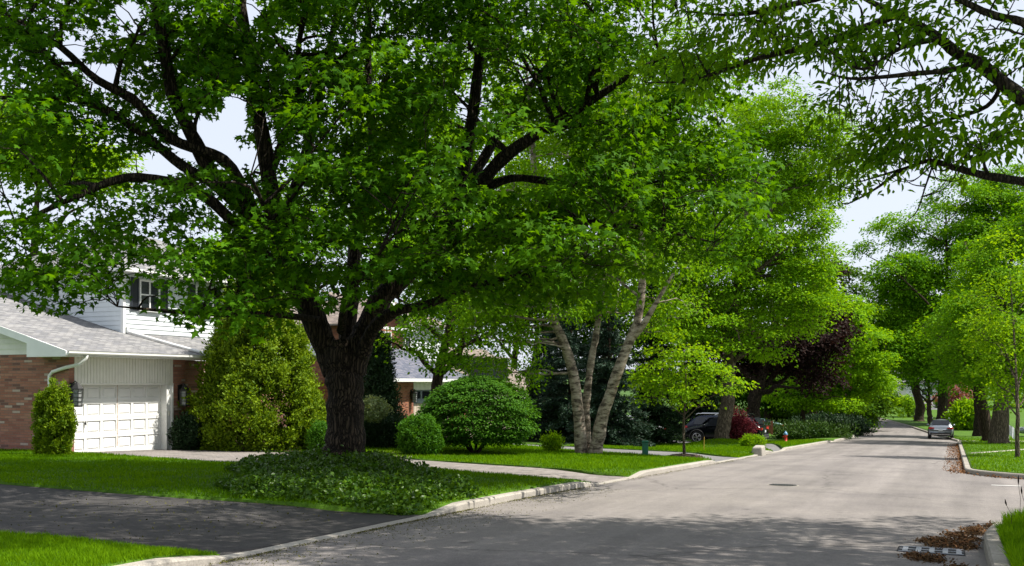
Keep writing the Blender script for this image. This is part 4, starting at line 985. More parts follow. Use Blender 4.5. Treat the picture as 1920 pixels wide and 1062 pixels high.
def car_at(u, v, rz, **kw): return make_car('parked_car', kw.pop('label'), W(u, v, kw.pop('z')), rz, **kw)
zD = lambda u, v: drop_h(u, v) + .008
car_at(86.2, .86, HEAD + .01, z=zr(86.2) + .03, label='silver SUV parked against the right kerb, seen from behind', paint=M['car_silver'], L=4.5, Wd=1.84, Ht=1.66)
car_at(60.6, 10.25, HEAD + pi / 2 - .05, z=-2.09, label='black SUV parked sideways behind the red maple shrub', paint=M['car_black'], L=4.92, Wd=2.0, Ht=1.76)
car_at(65.0, 16.1, HEAD - pi / 2, z=-2.30, label='navy wagon showing its roof above the black SUV', paint=M['car_navy'], L=4.9, Wd=1.95, Ht=1.86)
car_at(60.8, 16.6, HEAD + pi / 2, z=-2.28, label='pale car mostly hidden behind the dark spruces', paint=M['car_white'], L=4.9, Wd=1.9, Ht=1.72)
car_at(78.5, 14.0, HEAD + pi / 2, z=zr(78.5) + .1, label='pale car glimpsed past the purple maple trunk', paint=M['car_white'], L=4.6, Wd=1.85, Ht=1.7)
car_at(88.0, 13.5, HEAD + pi * .62, z=zr(88) + .15, label='teal car glimpsed behind the small light green street tree', paint=M['car_green'], L=4.6, Wd=1.82, Ht=1.46, suv=False)
car_at(92.0, -9.5, HEAD + pi / 2, z=zr(92) + .2, label='grey car in the right hand drive behind the big trunks', paint=M['car_silver'], L=4.6, Wd=1.82, Ht=1.5, suv=False)

# ------------------------------------------------------------------ street furniture and garden things
def hydrant(u, v, s, label, dz=.02):
    r = thing('fire_hydrant', label, 'fire hydrant', G(u, v, dz), HEAD, 'fire hydrants')
    MB().lathe([(.17, 0), (.17, .04), (.12, .05), (.115, .5), (.15, .52), (.15, .56)], 14).build('barrel', M['hyd_red'], r, True)
    MB().lathe([(.15, .56), (.16, .60), (.13, .70), (.08, .77), (.04, .80), (.04, .85), (.01, .855)], 14).build('bonnet', M['hyd_blue'], r, True)
    for a in (0, pi / 2, pi): MB().tube([(.08 * cos(a), .08 * sin(a), .42), (.21 * cos(a), .21 * sin(a), .42)], [.065, .07], 10).build('nozzle_cap', M['hyd_red'], r)
    r.scale = (s, s, s)
hydrant(62.2, 9.3, .82, 'red fire hydrant with pale blue bonnet on the lawn beside the black SUV')
hydrant(98, 11.4, 1.1, 'far small red hydrant near the low hedge by the bend')
ub = thing('utility_box', 'small green utility pedestal on the lawn beside the birch', 'utility box', G(35.0, 10.2, .02), HEAD + .3)
MB().slab([(-.12, -.11, -.05), (.12, -.11, -.05), (.12, .11, -.05), (-.12, .11, -.05)], (0, 0, .53)).build('housing', M['green_box'], ub, bevel=.015)
MB().slab([(-.135, -.125, .48), (.135, -.125, .48), (.135, .125, .48), (-.135, .125, .48)], (0, 0, .07)).build('cap', M['green_box'], ub, bevel=.02)
st = thing('marker_stake', 'thin yellow stake at the edge of the lawn mound', 'stake', G(41.7, 9.6, 0)); MB().tube([(0, 0, -.1), (.02, .01, .62)], .014, 6).build('rod', M['stake'], st)
cb = MB(); cb.add([(-.36, -.02, -.1), (.36, -.02, -.1), (.40, .50, -.1), (-.36, .50, -.1), (-.30, .05, .36), (.28, .03, .40), (.30, .44, .40), (-.28, .44, .34)], [(3, 2, 1, 0), (4, 5, 6, 7), (0, 1, 5, 4), (1, 2, 6, 5), (2, 3, 7, 6), (3, 0, 4, 7)])
cbo = cb.build('concrete_block', M['concrete'], None, bevel=.05); cbo.location = W(42.5, 7.22, zr(42.5) - .02); cbo.scale = (1.25, 1.0, 1.1); cbo.rotation_euler = (0, 0, HEAD); tag(cbo, 'pale chunky concrete block set on the kerb at the drive corner', 'concrete block')
# picket edging
pe = thing('garden_edging', 'low weathered hooped picket edging in front of the hedge', 'edging', G(30.9, 17.2, .02), HEAD + .15)
for k in range(5):
    m = MB(); y0 = -.62 + k * .26
    for q in range(4): m.tube([(0, y0 + q * .065, -.02), (0, y0 + q * .065, .26 + .07 * (1 - abs(q - 1.5) / 1.5))], .011, 5)
    m.tube([(0, y0 + .2 * (1 - cos(a)) / 2, .26 + .14 * sin(a)) for a in span(0, pi, 8)], .012, 5); m.tube([(0, y0 - .03, .12), (0, y0 + .23, .12)], .010, 5); m.build('hoop_panel', M['wood_pale'], pe)
# stacked stones by the porch
rg = random.Random(8)
for k in range(6):
    m = MB(); a, b, c = rg.uniform(.2, .3), rg.uniform(.15, .22), rg.uniform(.14, .2); nz = [rg.uniform(.75, 1.2) for _ in range(40)]
    m.lathe([(a * .5, 0), (a * .95, c * .3), (a, c * 1.0), (a * .8, c * 1.6), (a * .3, c * 1.9)], 8)
    m.v = [(x * nz[i], y * nz[i] * .75, z) for i, (x, y, z) in enumerate(m.v)]
    o = m.build('garden_stone', M['rock']); u, v = 27.15 + (k % 2) * .35, 23.9 - k * .50; o.location = G(u, v, .0); o.rotation_euler = (0, 0, rg.uniform(0, 6)); tag(o, 'rough brown fieldstone edging the bed below the golden cedar', 'stone', 'stones edging the cedar bed')
# wooden fence at the far drive
fn = thing('wooden_fence', 'reddish brown wooden fence behind the black SUV and low junipers', 'fence', W(75.4, 14.6, zr(73.5) + .25), HEAD + 1.75)
m = MB()
for k in range(3): m.box(-2.4, 2.4, 0, .04, .12 + k * .2, .30 + k * .2)
m.build('rail_board', M['wood_red'], fn)
for k in range(8):
    x = -2.3 + k * .66; MB().box(x - .09, x + .09, -.05, .09, 0, 1.0).build('post', M['wood_red'], fn)
# flag at the right
fl = thing('garden_flag', 'pale cloth hanging from a thin white pole on the right lawn', 'flag', at_ground(1891, 74, 0), .2)
MB().tube([(0, 0, -.1), (0, 0, 1.9)], .03, 6).build('pole', M['white'], fl)
m = MB(); cols = span(0, .62, 8); m.add([(x * .8 + .03, .05 * sin(x * 14), 1.15 - x * .45) for x in cols] + [(x * .8 + .03, .05 * sin(x * 14 + .6), .45 - x * .75) for x in cols], [(i, i + 1, i + 10, i + 9) for i in range(8)]); m.build('cloth', M['flag'], fl)

# ------------------------------------------------------------------ the big maple
def B(px, py, Y, rx, ry, rz): return (at(px, py, Y), (rx, ry, rz))
def big_maple():
    rng = np.random.default_rng(21); base = np.array(at_ground(645, 22.4)); base[2] -= .05
    root = thing('maple_tree', 'big dark maple with forked trunk rising from the ground cover mound', 'tree', base); w = Wood()
    def L(pts, rad, sides=9): w.limb([at(*p) for p in pts], rad, sides, True, .04, rng)
    L([(646, 885, 22.4), (645, 862, 22.4), (646, 835, 22.4), (648, 780, 22.4), (646, 720, 22.4), (640, 680, 22.4), (634, 650, 22.4)], [.64, .53, .455, .42, .415, .42, .36], 18)
    L([(628, 700, 22.4), (612, 655, 22.4), (592, 605, 22.3), (572, 560, 22.2), (548, 500, 22.1), (515, 400, 22), (495, 270, 21.8), (470, 130, 21.6), (452, 0, 21.5), (440, -150, 21.5), (430, -330, 21.5)], [.27, .29, .28, .27, .24, .20, .17, .135, .11, .07, .02], 12)
    L([(660, 705, 22.4), (672, 650, 22.4), (692, 606, 22.5), (716, 558, 22.6), (775, 504, 22.8), (830, 430, 23), (866, 330, 23), (885, 220, 23.1), (902, 90, 23.2), (925, -60, 23.3), (940, -230, 23.3)], [.29, .31, .28, .25, .20, .175, .155, .135, .11, .07, .02], 12)
    L([(650, 690, 22.8), (652, 620, 23.0), (660, 540, 23.2), (668, 440, 23.6), (698, 300, 24), (690, 120, 24.4), (700, -120, 24.6)], [.20, .20, .17, .14, .11, .08, .02], 10)
    L([(678, 668, 22.2), (700, 618, 21.8), (738, 586, 21.3), (800, 572, 20.8), (880, 540, 20.3), (980, 515, 19.9), (1080, 500, 19.6)], [.17, .15, .12, .09, .07, .045, .015])
    L([(556, 520, 22.1), (520, 455, 21.6), (455, 385, 21.2), (400, 330, 21), (362, 258, 20.9), (325, 181, 20.8), (307, 90, 20.8), (294, 0, 20.8), (285, -140, 20.8)], [.20, .19, .17, .16, .15, .135, .12, .10, .03], 10)
    L([(490, 430, 21.4), (440, 325, 21), (400, 290, 20.8), (316, 258, 20.4), (253, 190, 20.1), (181, 149, 19.8), (104, 81, 19.4), (0, 20, 19)], [.13, .125, .12, .11, .10, .08, .06, .015])
    L([(500, 440, 21.3), (400, 345, 20.7), (343, 312, 20.4), (258, 244, 20), (170, 186, 19.6), (100, 115, 19.2), (40, 40, 19)], [.12, .11, .105, .095, .08, .05, .015])
    L([(566, 560, 22), (470, 450, 20.9), (380, 365, 20.2), (300, 338, 19.6), (225, 336, 19.2), (130, 375, 18.6), (30, 420, 18.1)], [.15, .13, .115, .10, .085, .06, .015])
    L([(260, 246, 20), (160, 190, 19.6), (60, 186, 19.2), (-60, 180, 18.8)], [.075, .07, .05, .015])
    L([(790, 490, 22.7), (880, 372, 22.2), (940, 300, 21.8), (1010, 250, 21.4), (1100, 195, 21), (1200, 130, 20.6), (1300, 80, 20.4)], [.16, .15, .14, .12, .09, .05, .015])
    L([(1030, 243, 21.3), (1130, 228, 21), (1200, 238, 20.8), (1290, 220, 20.6)], [.07, .06, .045, .012])
    L([(800, 480, 22.8), (890, 372, 23), (960, 335, 23), (1060, 345, 22.8), (1180, 350, 22.6), (1330, 330, 22.5), (1430, 345, 22.5)], [.14, .12, .10, .085, .06, .04, .012])
    L([(760, 515, 22.6), (860, 450, 21.6), (960, 405, 21), (1080, 415, 20.6), (1220, 430, 20.4), (1340, 455, 20.2)], [.12, .11, .09, .07, .045, .012])
    L([(850, 400, 22.9), (905, 300, 23.6), (980, 180, 24), (1080, 60, 24.2), (1160, -80, 24.2)], [.13, .115, .09, .06, .02])
    L([(530, 420, 22), (575, 280, 22.6), (610, 130, 23), (640, -40, 23.2)], [.13, .11, .08, .03])
    L([(505, 330, 22), (560, 180, 21), (560, 80, 20.4), (600, -60, 20)], [.10, .085, .06, .02])
    L([(600, 600, 22), (520, 590, 20.6), (430, 590, 19.3), (330, 585, 18.3), (220, 575, 17.6)], [.08, .07, .055, .04, .012])
    L([(640, 620, 22), (650, 560, 20.5), (690, 500, 18.8), (740, 440, 17.5)], [.10, .08, .055, .015])
    L([(560, 540, 21.8), (530, 470, 20), (500, 400, 18.3), (470, 330, 17.2)], [.10, .08, .055, .015])
    blobs = [B(190, 330, 19.8, 3.5, 3.2, 2.6), B(90, 110, 20, 3.4, 3.6, 3.0), B(140, 500, 18, 2.7, 2.0, 1.45), B(390, 545, 18.4, 1.9, 1.8, .95), B(470, 480, 19, 1.7, 2.2, 1.3), B(500, 150, 20.6, 3.2, 4.4, 4),
             B(690, 300, 19.6, 3.3, 4.2, 3.2), B(720, 40, 21, 4, 5, 3.4), B(700, 510, 19.2, 1.6, 2.2, .9), B(900, 450, 19.6, 3.0, 3.6, 1.7), B(1000, 160, 21.3, 3.5, 4.6, 3.4), B(1140, 420, 21.2, 2.6, 3.8, 1.5),
             B(1240, 240, 21.8, 2.7, 4, 2.6), B(1370, 360, 22.3, 1.7, 2.4, 1.5), B(1000, -170, 22, 6, 5.5, 3), B(380, -170, 21.5, 6, 5.5, 3), B(330, 60, 21, 3, 4, 3), B(1040, 500, 20.4, 2.2, 2.4, .95)]
    cen, out = blob_clusters(rng, blobs, 3500, .3, .25, 11)
    # openings in the canopy where the photographed tree is bare
    def keep(Pt, f=1.0):
        px = 960 + F * Pt[:, 0] / Pt[:, 1]; py = HOR - F * (Pt[:, 2] - CZ) / Pt[:, 1]; k = np.ones(len(Pt), bool)
        for a, b, rx, ry in ((385, 265, 62, 46), (290, 312, 62, 26), (440, 215, 30, 45), (135, 95, 34, 30), (188, 140, 40, 26), (395, 440, 30, 14), (240, 20, 30, 22), (470, 20, 25, 25), (1000, 290, 75, 40), (960, 330, 60, 30), (1040, 640, 400, 62), (660, 640, 110, 60), (300, 690, 300, 50), (640, 480, 50, 20), (272, 548, 34, 28), (200, 588, 52, 24), (90, 604, 50, 18)):
            k &= ((px - a) / (rx * f)) ** 2 + ((py - b) / (ry * f)) ** 2 > 1
        for a, b, rx, ry, yy in ((496, 265, 26, 62, 21.5), (884, 160, 24, 100, 22.8), (316, 110, 22, 80, 20.6), (575, 75, 20, 40, 20.6), (700, 130, 20, 40, 24), (960, 300, 90, 46, 21.6), (650, 606, 50, 30, 22.3), (578, 590, 28, 40, 22), (345, 296, 50, 30, 20.4), (735, 545, 34, 22, 22.4)):
            k &= (((px - a) / (rx * f)) ** 2 + ((py - b) / (ry * f)) ** 2 > 1) | (Pt[:, 1] > yy)
        return k
    k = keep(cen, 1.1); cen, out = cen[k], out[k]
    w.twigs(cen, rng, .022, .0045)
    w.build('trunk', M['bark_maple'], root)
    tb = rng.normal(.45, .15, len(cen))
    P, Nn, D, S, tone = spray(rng, cen, out, 31, (.32, .10), .142, a_up=.85, c_rand=.5, droop=.45, tonebase=tb)
    k = keep(P, .92)
    leaves('crown', P[k], Nn[k], D[k], S[k], TM_MAPLE, tone[k], M['leaf_maple'], root)
big_maple()

# ash standing out of the frame on the near right corner; its limbs reach over the road
def ash():
    rng = np.random.default_rng(33); base = np.array(G(13.2, -6.2, 0)); root = thing('ash_tree', 'ash with drooping narrow leaves reaching in from the right over the road', 'tree', base); w = Wood()
    b0 = base
    def L(pts, rad, sides=8): w.limb(pts, rad, sides, True, .05, rng)
    hub = base + np.array([-.2, .2, 3.6])
    L([base - UP * .1, base + UP * .4, base + UP * 2, hub, base + UP * 6.5, base + UP * 10, base + UP * 13.5], [.55, .42, .36, .34, .24, .14, .03], 12)
    L([hub, at(2210, 360, 11.4), at(2040, 270, 11.9), at(1925, 190, 12.3), at(1850, 130, 12.6), at(1795, 100, 12.9), at(1740, 58, 13.1), at(1640, 8, 13.5), at(1540, -50, 14)], [.22, .16, .12, .098, .085, .075, .06, .038, .012], 10)
    L([at(2120, 320, 11.6), at(2000, 345, 12), at(1930, 342, 12.3), at(1850, 330, 12.7), at(1790, 315, 13), at(1742, 302, 13.3), at(1690, 318, 13.7), at(1600, 345, 14.3)], [.09, .07, .056, .048, .04, .032, .02, .006])
    L([base + UP * 5.6, at(2060, 90, 11.5), at(1920, 42, 11.9), at(1860, 28, 12), at(1800, 0, 12.2), at(1700, -50, 12.5), at(1600, -130, 12.8)], [.12, .08, .052, .044, .038, .026, .01])
    L([at(1838, 110, 12.8), at(1790, 130, 12.6), at(1700, 140, 12.6), at(1600, 148, 12.8), at(1545, 135, 13)], [.045, .038, .03, .02, .006], 6)
    L([at(1770, 70, 13), at(1690, 90, 12.8), at(1620, 130, 12.6), at(1560, 100, 12.6)], [.04, .032, .02, .006], 6)
    L([at(1880, 150, 12.6), at(1850, 200, 12.9), at(1760, 230, 13.4), at(1690, 250, 13.8)], [.04, .03, .02, .006], 6)
    L([at(1690, 318, 13.7), at(1640, 355, 14), at(1590, 382, 14.2), at(1575, 378, 14.3)], [.03, .018, .012, .005], 5)
    L([at(1750, 306, 13.2), at(1735, 350, 13.2), at(1720, 395, 13.4), at(1700, 415, 13.5)], [.016, .012, .009, .004], 5)
    L([at(1700, 20, 13.3), at(1560, 75, 13.6), at(1420, 110, 14), at(1300, 150, 14.4), at(1210, 155, 14.8)], [.06, .05, .035, .022, .006], 6)
    L([at(1640, -30, 13.6), at(1500, 5, 13.8), at(1380, 28, 14), at(1270, 20, 14.3)], [.05, .04, .025, .006], 6)
    L([base + UP * 6.2, base + np.array([-3, -2.5, 7.2]), base + np.array([-6, -3.6, 7.8])], [.16, .1, .03]); L([base + UP * 7, base + np.array([-2.5, 1.5, 9]), base + np.array([-5.5, 2.4, 10.5])], [.16, .1, .03]); L([base + UP * 5, base + np.array([2.5, 0, 7]), base + np.array([5, .8, 8.5])], [.16, .1, .03])
    L([base + UP * 6, base + np.array([.5, -2.5, 8]), base + np.array([.3, -5, 9])], [.15, .1, .03])
    for q in range(80):                                  # bare hanging twigs between the leaf sprays
        a = at(rng.uniform(1480, 1915), rng.uniform(20, 330), rng.uniform(12.4, 13.8)); Nd = np.concatenate(w.nodes); j = int(rng.choice(np.argsort(np.linalg.norm(Nd - a, axis=1))[:30])); p0 = Nd[j]
        if np.linalg.norm(a - p0) > .85: continue
        b = p0 + (a - p0) * 1.0 - UP * rng.uniform(0, .25); w.limb([p0, p0 * .5 + b * .5 - UP * .12, b + UP * rng.uniform(-.05, .12)], [.010, .006, .0025], 4, False)
    # leaf sprays along the low limbs that enter the frame
    vis = [(1870, 110, 12.5, .55, .6, .32, 16), (1690, 55, 12.8, .7, .6, .22, 20), (1610, 90, 12.8, .6, .6, .22, 12), (1690, 240, 13.4, .9, .7, .16, 26), (1590, 190, 13.6, .5, .6, .35, 12), (1850, 270, 12.8, .75, .6, .22, 22), (1640, 300, 14, .7, .6, .15, 16), (1760, 12, 12.6, .8, .8, .15, 16),
           (1550, 60, 13.6, .5, .7, .35, 14), (1420, 90, 14, 1.0, .9, .5, 44), (1290, 120, 14.5, .9, .9, .5, 36), (1400, 10, 14, 1.2, 1, .35, 36), (1895, 215, 12.5, .4, .5, .3, 10), (1590, 350, 14, .35, .4, .12, 8), (1770, 160, 12.8, .5, .6, .2, 12), (1740, 285, 13.2, .7, .5, .12, 18)]
    cs, os_ = [], []
    for a, b, Y, rx, ry, rz, n in vis:
        d = rng.normal(size=(n, 3)) * .55; cs.append(at(a, b, Y) + d * np.array([rx, ry, rz])); os_.append(unit(d + np.array([-.6, 0, -.2])))
    up_blobs = [(np.array([10.5, 12.4, 11.5]), (5.0, 4.0, 2.2)), (np.array([5.8, 10.9, 10.2]), (2.9, 2.3, 1.6)), (np.array([5.2, 14.2, 11.0]), (3.8, 2.5, 1.6)), (np.array([.6, 13.6, 11.2]), (3.3, 2.5, 1.5)), (np.array([2.6, 11.2, 10.4]), (2.2, 1.8, 1.3)), (base + np.array([3, 0, 9.5]), (4, 4.5, 3))]  # unseen crown above the frame, shaped to shade the road and near drive
    c2, o2 = blob_clusters(rng, up_blobs, 1500, .3, .3)
    cv = np.concatenate(cs); ov = np.concatenate(os_)
    px = 960 + F * c2[:, 0] / np.maximum(c2[:, 1], 1); py = HOR - F * (c2[:, 2] - CZ) / np.maximum(c2[:, 1], 1)
    k = ~((px < 1990) & (py > -14) & (c2[:, 1] > 1)); c2, o2 = c2[k], o2[k]
    w.twigs(np.concatenate([cv, c2]), rng, .016, .0035, 3, .16)
    w.build('trunk', M['bark_ash'], root)
    A = spray(rng, cv, ov, 21, (.21, .09), .125, a_up=.6, c_rand=.6, droop=.9); Bq = spray(rng, c2, o2, 34, (.36, .16), .17, a_up=.7, c_rand=.6, droop=.6)
    P, Nn, D, S, tone = [np.concatenate(q) for q in zip(A, Bq)]
    leaves('crown', P, Nn, D, S, TM_ASH, tone, M['leaf_ash'], root)
ash()

# ------------------------------------------------------------------ trees along the left side
def birch():
    rng = np.random.default_rng(5); Yb = 37.0; base = np.array(at_ground(1100, Yb)); root = thing('birch_clump', 'three stemmed birch with pale peeling bark on the lawn', 'tree', base); w = Wood()
    dz = base[2] - at(1100, 852, Yb)[2]
    a3 = lambda px, py, Y: at(px, py, Y) + UP * dz
    w.limb([a3(1091, 858, Yb), a3(1090, 845, Yb), a3(1085, 780, Yb), a3(1075, 700, Yb), a3(1056, 640, Yb), a3(1035, 590, Yb), a3(1012, 480, Yb), a3(1002, 330, Yb), a3(995, 220, Yb), a3(985, 110, Yb)], [.30, .25, .205, .185, .17, .155, .13, .12, .08, .02], 12, True, .04, rng)
    w.limb([a3(1103, 858, Yb + .3), a3(1101, 830, Yb + .4), a3(1099, 760, Yb + .6), a3(1108, 680, Yb + .8), a3(1117, 630, Yb + 1), a3(1130, 520, Yb + 1.2), a3(1132, 330, Yb + 1.4), a3(1130, 160, Yb + 1.4)], [.20, .17, .15, .135, .125, .10, .08, .02], 10, True, .04, rng)
    w.limb([a3(1113, 860, Yb - .1), a3(1117, 845, Yb - .2), a3(1128, 790, Yb - .3), a3(1152, 715, Yb - .5), a3(1176, 650, Yb - .6), a3(1198, 590, Yb - .7), a3(1205, 470, Yb - .7), a3(1190, 330, Yb - .6), a3(1180, 180, Yb - .5)], [.32, .265, .22, .195, .18, .15, .12, .10, .02], 12, True, .04, rng)
    w.limb([a3(1180, 640, Yb - .6), a3(1205, 610, Yb - .9), a3(1235, 560, Yb - 1.2), a3(1270, 500, Yb - 1.3)], [.15, .12, .08, .02], 7, True, .03, rng)
    for q in range(16):
        i = rng.integers(0, 3); py = rng.uniform(250, 560); px = [1010, 1130, 1195][i]; s = rng.choice([-1, 1]); ln = rng.uniform(60, 150)
        w.limb([a3(px, py, Yb), a3(px + s * ln * .5, py - ln * .35, Yb + rng.uniform(-1, 1)), a3(px + s * ln, py - ln * .3, Yb + rng.uniform(-2, 2))], [.06, .04, .01], 5)
    Bb = lambda px, py, rx, ry, rz, dy=0: (a3(px, py, Yb + dy), (rx, ry, rz))
    blobs = [Bb(1000, 380, 1.9, 2.2, 3.2), Bb(1130, 330, 2.2, 2.4, 3.6), Bb(1230, 440, 1.8, 2, 2.4), Bb(1090, 150, 2.4, 2.4, 2.2), Bb(930, 520, 1.4, 1.6, 1.3, -1), Bb(1250, 600, 1.1, 1.2, .9, .5), Bb(1050, 550, 1.3, 1.5, .9, -1.2), Bb(1130, 565, 1.2, 1.4, .9, 1.4), Bb(905, 600, .9, 1.2, 1.0, -.6), Bb(968, 630, .75, .8, 1.0, -.5), Bb(985, 700, .5, .6, .6, -.3), Bb(940, 690, .6, .6, .6, 1)]
    cen, out = blob_clusters(rng, blobs, 1500, .25, .25); w.twigs(cen, rng, .02, .005, 3, -.02); w.build('trunk', M['bark_birch'], root)
    P, Nn, D, S, tone = spray(rng, cen, out, 30, (.36, .26), .13, a_up=.55, c_rand=.7, droop=.75)
    leaves('crown', P, Nn, D, S, TM_OVAL, tone, M['leaf_birch'], root)
birch()

GRP_L = 'street trees along the left side'; GRP_R = 'street trees along the right side'; GRP_B = 'trees behind the houses'
def bl(base, dx, dy, dz, rx, ry, rz): return (np.array(base) + np.array([dx, dy, dz]), (rx, ry, rz))
def pxblobs(Y, lst): return [(at(a, b, Y + dy), (rx * Y / F, rx * Y / F * dpt, rz * Y / F)) for a, b, rx, rz, dy, dpt in lst]

# dark stemmed linden between the maple and the round shrub
tree('linden_tree', 'leafy tree with dark stem behind the round shrub', 'tree', at_ground(815, 40), .26, pxblobs(40, [(850, 600, 95, 70, 0, 1), (790, 520, 90, 90, 1, 1), (930, 560, 70, 70, 0, 1), (780, 640, 60, 40, -1, 1), (860, 680, 60, 28, -1, 1), (880, 420, 120, 90, 2, 1)]), 520, 32, .13, M['leaf_mid'], M['bark_brown'], TM_HEX, (.38, .2), 41, GRP_L)
sp = at_ground(1283, 36.2)
tree('sapling', 'thin young tree with lime green layered leaves in a mulch ring', 'tree', sp, .055, pxblobs(36.2, [(1283, 690, 78, 34, 0, 1), (1300, 735, 70, 26, 0, 1), (1240, 700, 42, 40, 0, 1), (1330, 715, 44, 34, 0, 1), (1280, 650, 40, 28, 0, 1), (1225, 738, 34, 16, 0, 1)]), 190, 22, .125, M['leaf_lime'], M['bark_grey'], TM_HEX, (.24, .07), 42, GRP_L, fork=1.5, nlimb=10)
mr = thing('mulch_ring', 'low dark ring of bark mulch around the thin sapling', 'mulch', sp); q = MB(); q.lathe([(.70, -.02), (.66, .05), (.45, .11), (.12, .14), (.02, .14)], 26); q.build('mound', M['soil'], mr, True)
rng = np.random.default_rng(3); aa = rng.uniform(0, 6.28, 1500); rr = .68 * rng.uniform(0, 1, 1500) ** .5
P = np.stack([sp[0] + rr * np.cos(aa), sp[1] + rr * np.sin(aa), sp[2] + .03 + .11 * (1 - rr / .7)], -1)
ch = leaves('mulch_chips', P, UP + rng.normal(size=P.shape) * .6, rng.normal(size=P.shape), .05 * rng.uniform(.5, 1.5, 1500), TM_BLADE, rng.uniform(0, 1, 1500), M['mulch'], mr); tag(ch, kind='stuff')

tree('locust_tree', 'tall bright green tree with thick grey trunk on the grassy mound', 'tree', G(56.2, 11.9, -.05), .42, pxblobs(56, [(1400, 470, 130, 110, 0, .8), (1500, 330, 110, 130, 1, .8), (1330, 560, 120, 70, 0, .8), (1480, 570, 110, 70, -1, .8), (1450, 250, 110, 90, 1, .9), (1535, 490, 55, 100, -1, 1), (1260, 480, 100, 80, 1, .9), (1560, 250, 50, 60, 0, 1), (1290, 620, 90, 32, 0, 1), (1400, 630, 90, 34, -1, 1)]), 2100, 40, .17, M['leaf_bright'], M['bark_grey'], TM_OVAL, (.45, .16), 43, GRP_L, fork=4.2, nlimb=14, flare=1.35, lump=.28, shell=.3)
tree('purple_maple', 'deep purple leaved maple with stout dark trunk behind the black SUV', 'tree', G(68.5, 12.6, -.1), .52, pxblobs(68, [(1480, 650, 95, 45, 0, .8), (1540, 630, 50, 50, -1, 1), (1440, 680, 70, 36, 1, 1), (1560, 560, 34, 50, 0, 1), (1370, 650, 60, 50, 1, 1), (1520, 705, 45, 20, -1, 1), (1330, 620, 60, 50, 2, 1)]), 800, 30, .22, M['leaf_purple'], M['bark_maple'], TM_HEX, (.55, .26), 44, GRP_L, fork=3.4, nlimb=10)
tree('street_tree', 'small light green street tree with slim trunk by the pale drive', 'tree', G(82, 10.9, -.05), .24, pxblobs(80, [(1560, 650, 95, 70, 0, .8), (1520, 730, 70, 36, 0, 1), (1610, 700, 62, 52, -1, 1), (1590, 590, 55, 50, 1, 1), (1480, 745, 45, 26, 0, 1), (1640, 715, 36, 30, -1, 1), (1560, 755, 70, 24, 0, 1)]), 1000, 40, .22, M['leaf_bright'], M['bark_brown'], TM_OVAL, (.48, .16), 45, GRP_L, fork=2.6, nlimb=11)
tree('street_tree', 'dark leaved street tree with broad trunk where the road bends', 'tree', G(100, 12.2, -.05), .62, pxblobs(97, [(1590, 760, 75, 40, 0, .8), (1560, 700, 80, 70, 3, .8), (1630, 740, 40, 45, 0, 1), (1550, 580, 80, 90, 4, .8)]), 800, 32, .34, M['leaf_dark'], M['bark_brown'], TM_OVAL, (.7, .25), 46, GRP_L, fork=3.2)

# ------------------------------------------------------------------ trees along the right side
tree('sapling', 'slender young tree with sparse yellow green leaves on the right corner lawn', 'tree', at_ground(1908, 39), .085, pxblobs(40.6, [(1895, 620, 62, 90, 0, 1), (1900, 500, 50, 60, 0, 1), (1860, 680, 45, 50, 0, 1), (1935, 660, 50, 80, 0, 1), (1880, 740, 60, 30, 0, 1), (1835, 610, 30, 50, 0, 1)]), 300, 20, .13, M['leaf_lime'], M['bark_grey'], TM_HEX, (.3, .16), 51, GRP_R, fork=1.9, nlimb=12, shell=.15)
tree('street_tree', 'stout grey trunk nearest the thin right sapling, spreading green crown', 'tree', at_ground(1873, 62.5, -.1), .52, pxblobs(62.5, [(1880, 600, 120, 90, 0, .8), (1850, 700, 75, 36, 0, 1), (1930, 480, 120, 110, 1, .8), (1960, 650, 90, 70, 0, 1), (1850, 510, 60, 80, 2, 1)]), 950, 38, .19, M['leaf_mid'], M['bark_grey'], TM_OVAL, (.45, .2), 52, GRP_R, fork=4.2, flare=1.45)
tree('street_tree', 'brown trunked street tree just behind the stoutest right trunk', 'tree', at_ground(1852, 69, -.1), .42, pxblobs(69, [(1830, 640, 80, 70, 0, .8), (1850, 700, 60, 40, 0, 1), (1870, 520, 90, 90, 1, .8)]), 500, 32, .20, M['leaf_mid'], M['bark_brown'], TM_OVAL, (.5, .2), 53, GRP_R, fork=4.2, flare=1.4)
tree('street_tree', 'darker street tree trunk in the shade left of the stout right trunks', 'tree', at_ground(1834, 84, -.1), .42, pxblobs(84, [(1800, 680, 60, 50, 0, .8), (1820, 600, 80, 70, 1, .8)]), 340, 22, .32, M['leaf_mid'], M['bark_maple'], TM_OVAL, (.7, .25), 54, GRP_R, fork=4.0)
tree('street_tree', 'tallest right hand tree, broad bright crown above the silver SUV', 'tree', at_ground(1765, 108, -.1), .55, pxblobs(108, [(1760, 560, 110, 110, 0, .8), (1830, 430, 100, 90, 0, .8), (1690, 520, 70, 70, -2, 1), (1900, 420, 70, 80, 0, 1), (1700, 650, 70, 60, -2, 1), (1760, 690, 90, 36, 0, 1), (1690, 430, 45, 36, 0, 1), (1860, 350, 60, 40, 2, 1), (1650, 590, 30, 48, -2, 1), (1650, 660, 34, 50, -3, 1)]), 2300, 38, .31, M['leaf_mid'], M['bark_brown'], TM_OVAL, (.75, .28), 55, GRP_R, fork=6.2, nlimb=14, lump=.3, shell=.3)
tree('street_tree', 'straight trunked far tree on the right lawn at the bend', 'tree', at_ground(1723, 116, -.1), .55, pxblobs(116, [(1710, 660, 60, 45, 0, .8), (1690, 615, 60, 60, 2, .8), (1740, 650, 40, 55, 1, 1)]), 560, 36, .34, M['leaf_mid'], M['bark_brown'], TM_OVAL, (.85, .34), 56, GRP_R, fork=4.2)
